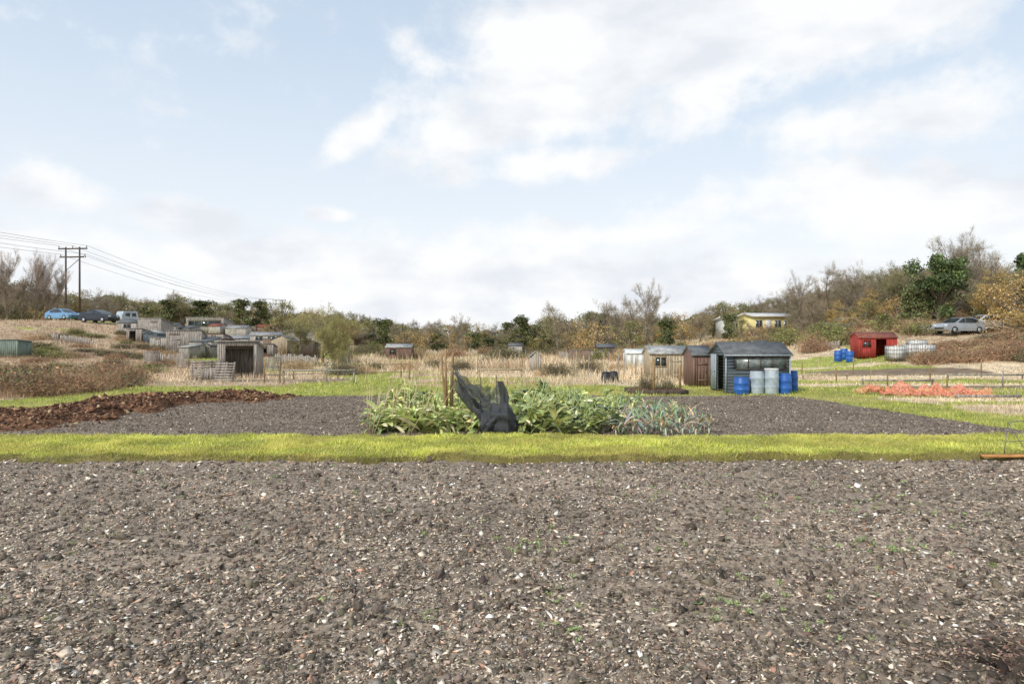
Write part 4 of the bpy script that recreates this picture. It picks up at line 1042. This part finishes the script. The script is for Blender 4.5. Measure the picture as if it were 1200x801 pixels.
x, y, z = at(768, 27.2); e = obj('raised_bed', None, (x, y, 0), 0, 'low timber edged bed filled with dark soil', 'raised bed')
G = Geo(); G.box(-1.1, 1.1, -.9, -.86, -.03, .14); G.box(-1.1, 1.1, .86, .9, -.03, .14); G.box(-1.1, -1.06, -.859, .859, -.03, .14); G.box(1.06, 1.1, -.859, .859, -.03, .14); part('edging', G, e, M['wooddark'])
me = grid(np.linspace(-1.06, 1.06, 30), np.linspace(-.86, .86, 26), lambda a, b: .1 + .07 * fbm(a * 4, b * 4, 5, 3), lambda a, b: MAN * (.5 + .6 * fbm(a * 4, b * 4, 6, 3)[..., None]), 'soil', M['manure']); part('soil', me, e, None)
bush('dark', x - .3, y, .45, .75); bush('dark', x + .5, y + .1, .35, .6)

# ------------------------------------------------------------------ VEGETABLES
def leafgeo(G, p, az, el, L, W, c, droop, wav, rs, nseg=5):
    P = Vector(p); d = Vector((math.cos(az) * math.cos(el), math.sin(az) * math.cos(el), math.sin(el))); side = Vector((-math.sin(az), math.cos(az), 0))
    V = []; Cc = []; q = P.copy()
    for i in range(nseg + 1):
        t = i / nseg; w = W * (0.12 + math.sin(math.pi * min(1, t * 0.92 + 0.03)) ** .8) * (1 if 0 < i < nseg else .25)
        up = side.cross(d) * -1
        if up.z < 0: up = -up
        for sgn in (-1, 0, 1):
            o = side * sgn * w * .5 + up * (abs(sgn) * w * .16 + (rs.uniform(-wav, wav) if sgn else 0))
            V.append(tuple(q + o)); k = rs.uniform(.82, 1.1) * (1.3 if sgn == 0 else 1); Cc.append([min(1, a * k) for a in c])
        q = q + d * (L / nseg); d = (d + Vector((0, 0, -droop))).normalized()
    Q = []
    for i in range(nseg):
        for j in (0, 1): Q.append((i * 3 + j, i * 3 + j + 1, i * 3 + j + 4, i * 3 + j + 3))
    G.add(V, Q, np.array(Cc))

def brassica(seed, hgt, nl, L, W, cols, droop, flow=0):
    rs = random.Random(seed); Gs = Geo(); Gl = Geo(); lx, ly = rs.uniform(-.25, .25), rs.uniform(-.2, .2)
    Gs.cyl((0, 0, -.03), (lx, ly, hgt * .75), .022, .014, 7, lin(160, 168, 122))
    for i in range(flow):
        a = rs.uniform(0, 6.28); r_ = rs.uniform(.02, .28); Gs.cyl((lx * .5, ly * .5, hgt * .4), (lx + r_ * math.cos(a), ly + r_ * math.sin(a), hgt * rs.uniform(.85, 1.25)), .01, .006, 5, lin(168, 176, 110))
    for i in range(nl):
        t = rs.random() ** .8; z = hgt * (.08 + .72 * t); az = i * 2.4 + rs.uniform(-.8, .8); el = rs.uniform(-.4, .6) + t * .6
        c = rs.choice(cols); k = rs.uniform(.65, 1.4)
        leafgeo(Gl, (lx * t, ly * t, z), az, el, L * rs.uniform(.45, 1.35) * (1.1 - .35 * t), W * rs.uniform(.5, 1.2) * (1.1 - .3 * t), [a * k for a in c], droop * rs.uniform(.3, 2.1), .02, rs)
    return Gs.mesh('stem', M['vegleaf']), Gl.mesh('leaves', M['vegleaf'], True)
YG = [lin(162, 170, 102), lin(142, 154, 90), lin(174, 180, 118), lin(186, 180, 120), lin(200, 188, 150), lin(120, 134, 78), lin(128, 136, 96)]
DG = [lin(134, 148, 98), lin(116, 132, 92), lin(150, 162, 114), lin(158, 162, 128), lin(170, 174, 106), lin(98, 110, 80), lin(188, 184, 150)]
A = [brassica(i, .48, 26, .52, .11, YG, .24) for i in (31, 32, 33, 34, 35)]
B = [brassica(i, .66, 34, .32, .12, DG, .2, 3) for i in (41, 42, 43, 44)]
Bk = [brassica(i, .7, 28, .3, .09, DG + YG[:4], .18, 8) for i in (51, 52, 53, 54)]
def veg(x, y, s, setm, lb, nm):
    m = random.choice(setm); e = obj(nm, None, (x, y, .02), random.uniform(0, 6.28), lb, 'vegetable plant', 'vegetable plants in the bed', scale=(s * 1.15, s * 1.15, s * random.uniform(.7, 1.15)))
    e.rotation_euler[0] = random.uniform(-.4, .4); e.rotation_euler[1] = random.uniform(-.4, .4)
    part('stem', m[0], e, None); part('leaves', m[1], e, None)
yy = 14.7
while yy < 20.8:
    xx = -2.75 * (yy / 15) if yy < 17 else -3.1
    while xx < 2.45 + (yy - 15) * .25:
        x = xx + random.uniform(-.25, .25); y = yy + random.uniform(-.25, .25)
        hv = .74 + .5 * float(fbm(x * .9, y * .9, 200, 2))
        leftp = .12 + .8 / (1 + math.exp((x + .6) * 2))
        if -1.2 < x < .0 and y < 15.1: xx += .42; continue
        if random.random() < leftp: veg(x, y, random.uniform(.75, 1.1) * hv, A, 'yellow green leafy vegetable with long drooping leaves', 'chard_plant')
        else: veg(x, y, random.uniform(.75, 1.1) * (1.0 if x < 1.9 else .8) * hv, B if random.random() < .5 else Bk, 'dark green leafy brassica plant in the bed', 'brassica_plant')
        xx += random.uniform(.36, .54)
    yy += .45
def leek(seed):
    rs = random.Random(seed); G = Geo(); G.cyl((0, 0, -.02), (0, 0, .14), .02, .016, 8, lin(186, 192, 168))
    for i in range(9):
        az = (0 if i % 2 else math.pi) + rs.uniform(-.7, .7); bc = lin(132, 142, 118) if rs.random() < .78 else lin(184, 172, 132)
        leafgeo(G, (0, 0, .08 + i * .012), az, rs.uniform(.6, 1.4), rs.uniform(.22, .5), .036, [a * rs.uniform(.7, 1.25) for a in bc], rs.uniform(.1, .6), .003, rs, 6)
    return G.mesh('leek', M['vegleaf'], True)
LK = [leek(i) for i in range(7)]
for r in range(10):
    for c in range(11):
        x = 2.25 + c * .19 + random.uniform(-.09, .09) + r * .06; y = 14.6 + r * .48 + random.uniform(-.16, .16)
        if x > 4.7 or random.random() < .06: continue
        s = random.uniform(.7, 1.2); o = obj('leek', random.choice(LK), (x, y, .02), random.uniform(0, 6.28), 'grey green leek with drooping strap leaves', 'leek', 'leeks in the bed', scale=(s, s, s)); o.rotation_euler[0] = random.uniform(-.35, .35)

# netting: loose mesh slung from the stakes, sagging to the right and bunching on the ground
def cinterp(U, xs_, ys_):
    xs_ = np.array(xs_); ys_ = np.array(ys_); i = np.clip(np.searchsorted(xs_, U, side='right') - 1, 0, len(xs_) - 2)
    t_ = sm((U - xs_[i]) / (xs_[i + 1] - xs_[i])); return ys_[i] * (1 - t_) + ys_[i + 1] * t_
def sheet(G, nu, nv, f):
    U, Vv = np.meshgrid(np.linspace(0, 1, nu), np.linspace(0, 1, nv)); P = np.stack(f(U, Vv), -1).reshape(-1, 3)
    i = np.arange(nu * nv).reshape(nv, nu); Q = np.stack([i[:-1, :-1], i[:-1, 1:], i[1:, 1:], i[1:, :-1]], -1).reshape(-1, 4); G.add(P, Q)
def netting():
    G = Geo()
    def main(U, V):
        top = cinterp(U, [0, .2, .40, .56, .74, .88, 1], [1.34, .98, 1.08, .84, 1.12, .66, .3])
        bot = cinterp(U, [0, .16, .34, .5, .7, .88, 1], [1.26, .80, .42, .10, .05, .05, .12])
        Z = top + (bot - top) * V ** .9
        fold = np.sin(U * 30 + V * 7) * .06 + np.sin(U * 13 + V * 4) * .08
        Y = 14.75 + .9 * (1 - U) ** 2 * (1 - V) - .4 * np.sin(V * 2.2) + fold * (.35 + V) + (fbm(U * 6, V * 4, 12, 3) - .5) * .22
        X = -1.36 + 1.5 * U + .22 * V * (1 - U) + (fbm(U * 5, V * 4, 13, 3) - .5) * .22 + .1 * V * np.sin(U * 9)
        return X, Y, np.maximum(Z + (fbm(U * 7, V * 4, 15, 2) - .5) * .1, .04)
    sheet(G, 170, 50, main)
    def loose(U, V):
        return -1.46 + 1.0 * U, 16.6 - 1.9 * U + .1 * np.sin(U * 13 + V * 4), 1.42 - .6 * np.sin(np.clip(U, 0, 1) * 1.7) + .34 * (V - .5) * (.25 + U) + .04 * np.sin(U * 20 + V * 6)
    sheet(G, 60, 14, loose)
    def bunch(U, V):
        a = V * 2 * math.pi; r = .13 + .12 * fbm(U * 8, V * 6, 31, 3) + .04 * np.sin(a * 5)
        return -.66 + .78 * U + .06 * np.sin(U * 12), 14.45 + r * np.cos(a) + .1 * np.sin(U * 7), np.maximum(.14 + .26 * np.sin(U * 3.1) + 1.4 * r * np.sin(a), .03)
    sheet(G, 60, 30, bunch)
    def bunch2(U, V):
        a = V * 2 * math.pi; r = .07 + .1 * fbm(U * 7, V * 5, 35, 3)
        return -1.2 + .75 * U + r * np.cos(a) * .4, 14.75 - .2 * U + r * np.cos(a), np.maximum(1.08 - .85 * U ** .9 + 1.1 * r * np.sin(a), .04)
    sheet(G, 50, 24, bunch2)
    def tail(U, V):
        a = V * 2 * math.pi; r = .04 + .1 * U + .03 * np.sin(a * 4 + U * 9)
        return -.26 + .1 * np.sin(U * 4) + r * np.cos(a), 14.6 + r * np.sin(a), 1.16 - .95 * U + 0 * V
    sheet(G, 30, 20, tail)
    return G.mesh('crop_netting', M['net'], True)
obj('crop_netting', netting(), label='black mesh netting draped in folds over plants', cat='netting')
for px, d, tp, l in [(562, 14.95, 441, .05), (584, 14.95, 438, -.05)]:
    post(px, d, tp, .012, 'wooddark', (l, 0), 'thin dark stick holding up the netting', 'sticks under the netting', 'wooden_stake')

def onet():
    G = Geo(); nu, nv = 120, 30
    U, Vv = np.meshgrid(np.linspace(0, 1, nu), np.linspace(0, 1, nv))
    X = 13.7 + 3.4 * U + .3 * np.sin(Vv * 5); Y = 25.6 - 1.2 * U + Vv * 1.2 + (fbm(U * 9, Vv * 3, 4, 3) - .5) * 1.0
    Z = .0 + 1.3 * np.maximum(0, fbm(U * 15, Vv * 6, 7, 3) - .36) * np.sin(math.pi * np.clip(Vv, .02, .98)) ** .5 * (.4 + fbm(U * 4, U * 0, 8, 2)) + H(X, Y)
    P = np.stack([X, Y, Z], -1).reshape(-1, 3)
    i = np.arange(nu * nv).reshape(nv, nu); Q = np.stack([i[:-1, :-1], i[:-1, 1:], i[1:, 1:], i[1:, :-1]], -1).reshape(-1, 4)
    G.add(P, Q); return G.mesh('barrier_netting', M['orangenet'], True)
obj('barrier_netting', onet(), label='crumpled orange plastic barrier netting on dry grass', cat='netting')

e = obj('metal_stand', None, (8.35, 11.6, 0.0), 0, 'thin bent metal rod frame standing on grass', 'metal frame')
G = Geo()
for a, b in [((0, 0, .02), (.15, .1, .62)), ((.15, .1, .62), (.55, .15, .66)), ((.4, -.1, .02), (.15, .1, .62)), ((.55, .15, .66), (.6, 0, .02)), ((.07, .05, .3), (.58, .08, .32))]: G.cyl(a, b, .007, n=6)
part('frame', G, e, M['metal'])
G = Geo(); G.box(0, 2.6, 0, .12, 0, .035); o = obj('timber_plank', G.mesh('timber_plank', M['plank']), (7.9, 11.4, .07), .06, 'orange brown timber plank lying at the grass edge', 'plank')

# ------------------------------------------------------------------ WORLD
SE, SR = math.radians(38), math.radians(-140)
w = bpy.data.worlds.new("World"); scene.world = w; w.use_nodes = True
nt = w.node_tree; nt.nodes.clear()
N = nt.nodes.new; Lk = nt.links.new
out = N('ShaderNodeOutputWorld'); bg = N('ShaderNodeBackground'); bg.inputs['Strength'].default_value = 0.12; Lk(bg.outputs[0], out.inputs[0])
sky = N('ShaderNodeTexSky'); sky.sky_type = 'NISHITA'; sky.sun_disc = False; sky.sun_elevation = SE; sky.sun_rotation = SR; sky.dust_density = 1.0; sky.air_density = 1.0
tc = N('ShaderNodeTexCoord'); sep = N('ShaderNodeSeparateXYZ'); Lk(tc.outputs['Generated'], sep.inputs[0])
def math_(op, a, b=None, c=None, clamp=False):
    n = N('ShaderNodeMath'); n.operation = op; n.use_clamp = clamp
    for i, v in enumerate((a, b, c)):
        if v is None: continue
        if isinstance(v, (int, float)): n.inputs[i].default_value = v
        else: Lk(v, n.inputs[i])
    return n.outputs[0]
az = math_('ARCTAN2', sep.outputs[0], sep.outputs[1]); el = math_('ARCSINE', sep.outputs[2])
comb = N('ShaderNodeCombineXYZ'); Lk(az, comb.inputs[0]); Lk(el, comb.inputs[1])
def dirpx(px, py):
    return math.atan2(px - 600, F), math.atan2(400 - py, math.hypot(F, px - 600))
blobs = [(690, 80, 200, 72, 4, 1.4), (720, 10, 130, 40, 0, 1.2), (880, 50, 250, 54, 12, 1.35), (1060, 15, 140, 40, 8, 1.1), (580, 148, 110, 36, 15, .95), (414, 160, 54, 19, 38, 1.1), (645, 192, 100, 22, 3, .95),
         (1060, 135, 170, 36, 3, .85), (1080, 235, 230, 42, -5, 1.15), (985, 215, 64, 36, 0, 1.15), (215, 256, 95, 22, -4, 1.2), (385, 250, 28, 9, 0, 1.15), (60, 225, 90, 22, 0, .7), (250, 305, 340, 34, 0, .9),
         (520, 325, 340, 42, 0, 1.1), (800, 345, 250, 36, 0, 1.05), (30, 285, 120, 28, 0, .9), (700, 275, 240, 18, 0, .6), (450, 350, 300, 38, 0, 1.1)]
cur = None
for (px, py, sx, sy, rot, st) in blobs:
    a, e_ = dirpx(px, py); k = math.cos(a)
    mp = N('ShaderNodeMapping'); mp.vector_type = 'TEXTURE'; mp.inputs['Location'].default_value = (a, e_, 0); mp.inputs['Rotation'].default_value = (0, 0, math.radians(rot)); mp.inputs['Scale'].default_value = (sx / F * k * k, sy / F * k, 1)
    Lk(comb.outputs[0], mp.inputs['Vector']); ln = N('ShaderNodeVectorMath'); ln.operation = 'LENGTH'; Lk(mp.outputs[0], ln.inputs[0])
    v = math_('MULTIPLY', math_('SUBTRACT', 1.25, ln.outputs['Value']), st)
    cur = v if cur is None else math_('SMOOTH_MAX', cur, v, .15)
cur = math_('MAXIMUM', cur, -.3)
m2 = N('ShaderNodeMapping'); m2.inputs['Scale'].default_value = (1, 1, 1.3); Lk(tc.outputs['Generated'], m2.inputs['Vector'])
n1 = N('ShaderNodeTexNoise'); n1.inputs['Scale'].default_value = 10; n1.inputs['Detail'].default_value = 7; n1.inputs['Roughness'].default_value = .6; n1.inputs['Distortion'].default_value = .1; Lk(m2.outputs[0], n1.inputs['Vector'])
dens = math_('ADD', cur, math_('MULTIPLY', math_('SUBTRACT', n1.outputs['Fac'], .51), 3.0))
mr = N('ShaderNodeMapRange'); mr.interpolation_type = 'SMOOTHSTEP'; mr.inputs[1].default_value = -.25; mr.inputs[2].default_value = .75; Lk(dens, mr.inputs[0])
n2 = N('ShaderNodeTexNoise'); n2.inputs['Scale'].default_value = 7; n2.inputs['Detail'].default_value = 5; m3 = N('ShaderNodeMapping'); m3.inputs['Location'].default_value = (3, 1, .2); m3.inputs['Scale'].default_value = (1, 1, 2.0); Lk(tc.outputs['Generated'], m3.inputs['Vector']); Lk(m3.outputs[0], n2.inputs['Vector'])
sh = N('ShaderNodeMapRange'); sh.inputs[1].default_value = .36; sh.inputs[2].default_value = .56; Lk(n2.outputs['Fac'], sh.inputs[0])
def mixc(fac, a, b):
    n = N('ShaderNodeMix'); n.data_type = 'RGBA'
    if isinstance(fac, (int, float)): n.inputs[0].default_value = fac
    else: Lk(fac, n.inputs[0])
    for i, v in ((6, a), (7, b)):
        if isinstance(v, tuple): n.inputs[i].default_value = (*v, 1)
        else: Lk(v, n.inputs[i])
    return n.outputs[2]
cloudc = mixc(sh.outputs[0], (6.8, 7.1, 7.6), (8.4, 8.45, 8.5))
hz = N('ShaderNodeMapRange'); hz.inputs[1].default_value = 0.0; hz.inputs[2].default_value = .5; hz.inputs[3].default_value = .98; hz.inputs[4].default_value = .68; Lk(el, hz.inputs[0])
hz2 = N('ShaderNodeMapRange'); hz2.inputs[1].default_value = 0.06; hz2.inputs[2].default_value = .4; Lk(el, hz2.inputs[0])
hcol = mixc(hz2.outputs[0], (8.2, 8.4, 8.6), (6.3, 7.4, 8.6))
base = mixc(hz.outputs[0], sky.outputs[0], hcol)
fin = mixc(math_('MULTIPLY', mr.outputs[0], .95), base, cloudc)
Lk(fin, bg.inputs['Color'])

sd = bpy.data.lights.new('sun', 'SUN'); sd.energy = 2.8; sd.angle = math.radians(4); sd.color = (1, .95, .88)
so = bpy.data.objects.new('sun', sd); COL.objects.link(so)
dv = Vector((math.sin(SR) * math.cos(SE), math.cos(SR) * math.cos(SE), math.sin(SE)))
so.rotation_euler = (-dv).to_track_quat('-Z', 'Y').to_euler(); so.location = (0, 0, 50)

cd = bpy.data.cameras.new('camera'); cd.lens = 24; cd.sensor_width = 36; cd.clip_end = 5000; cd.clip_start = .05
co = bpy.data.objects.new('camera', cd); COL.objects.link(co); co.location = (0, 0, CZ); co.rotation_euler = (math.radians(90), 0, 0)
scene.camera = co
scene.view_settings.view_transform = 'Standard'; scene.view_settings.look = 'None'; scene.view_settings.exposure = 0
print('trees', ntree[0])
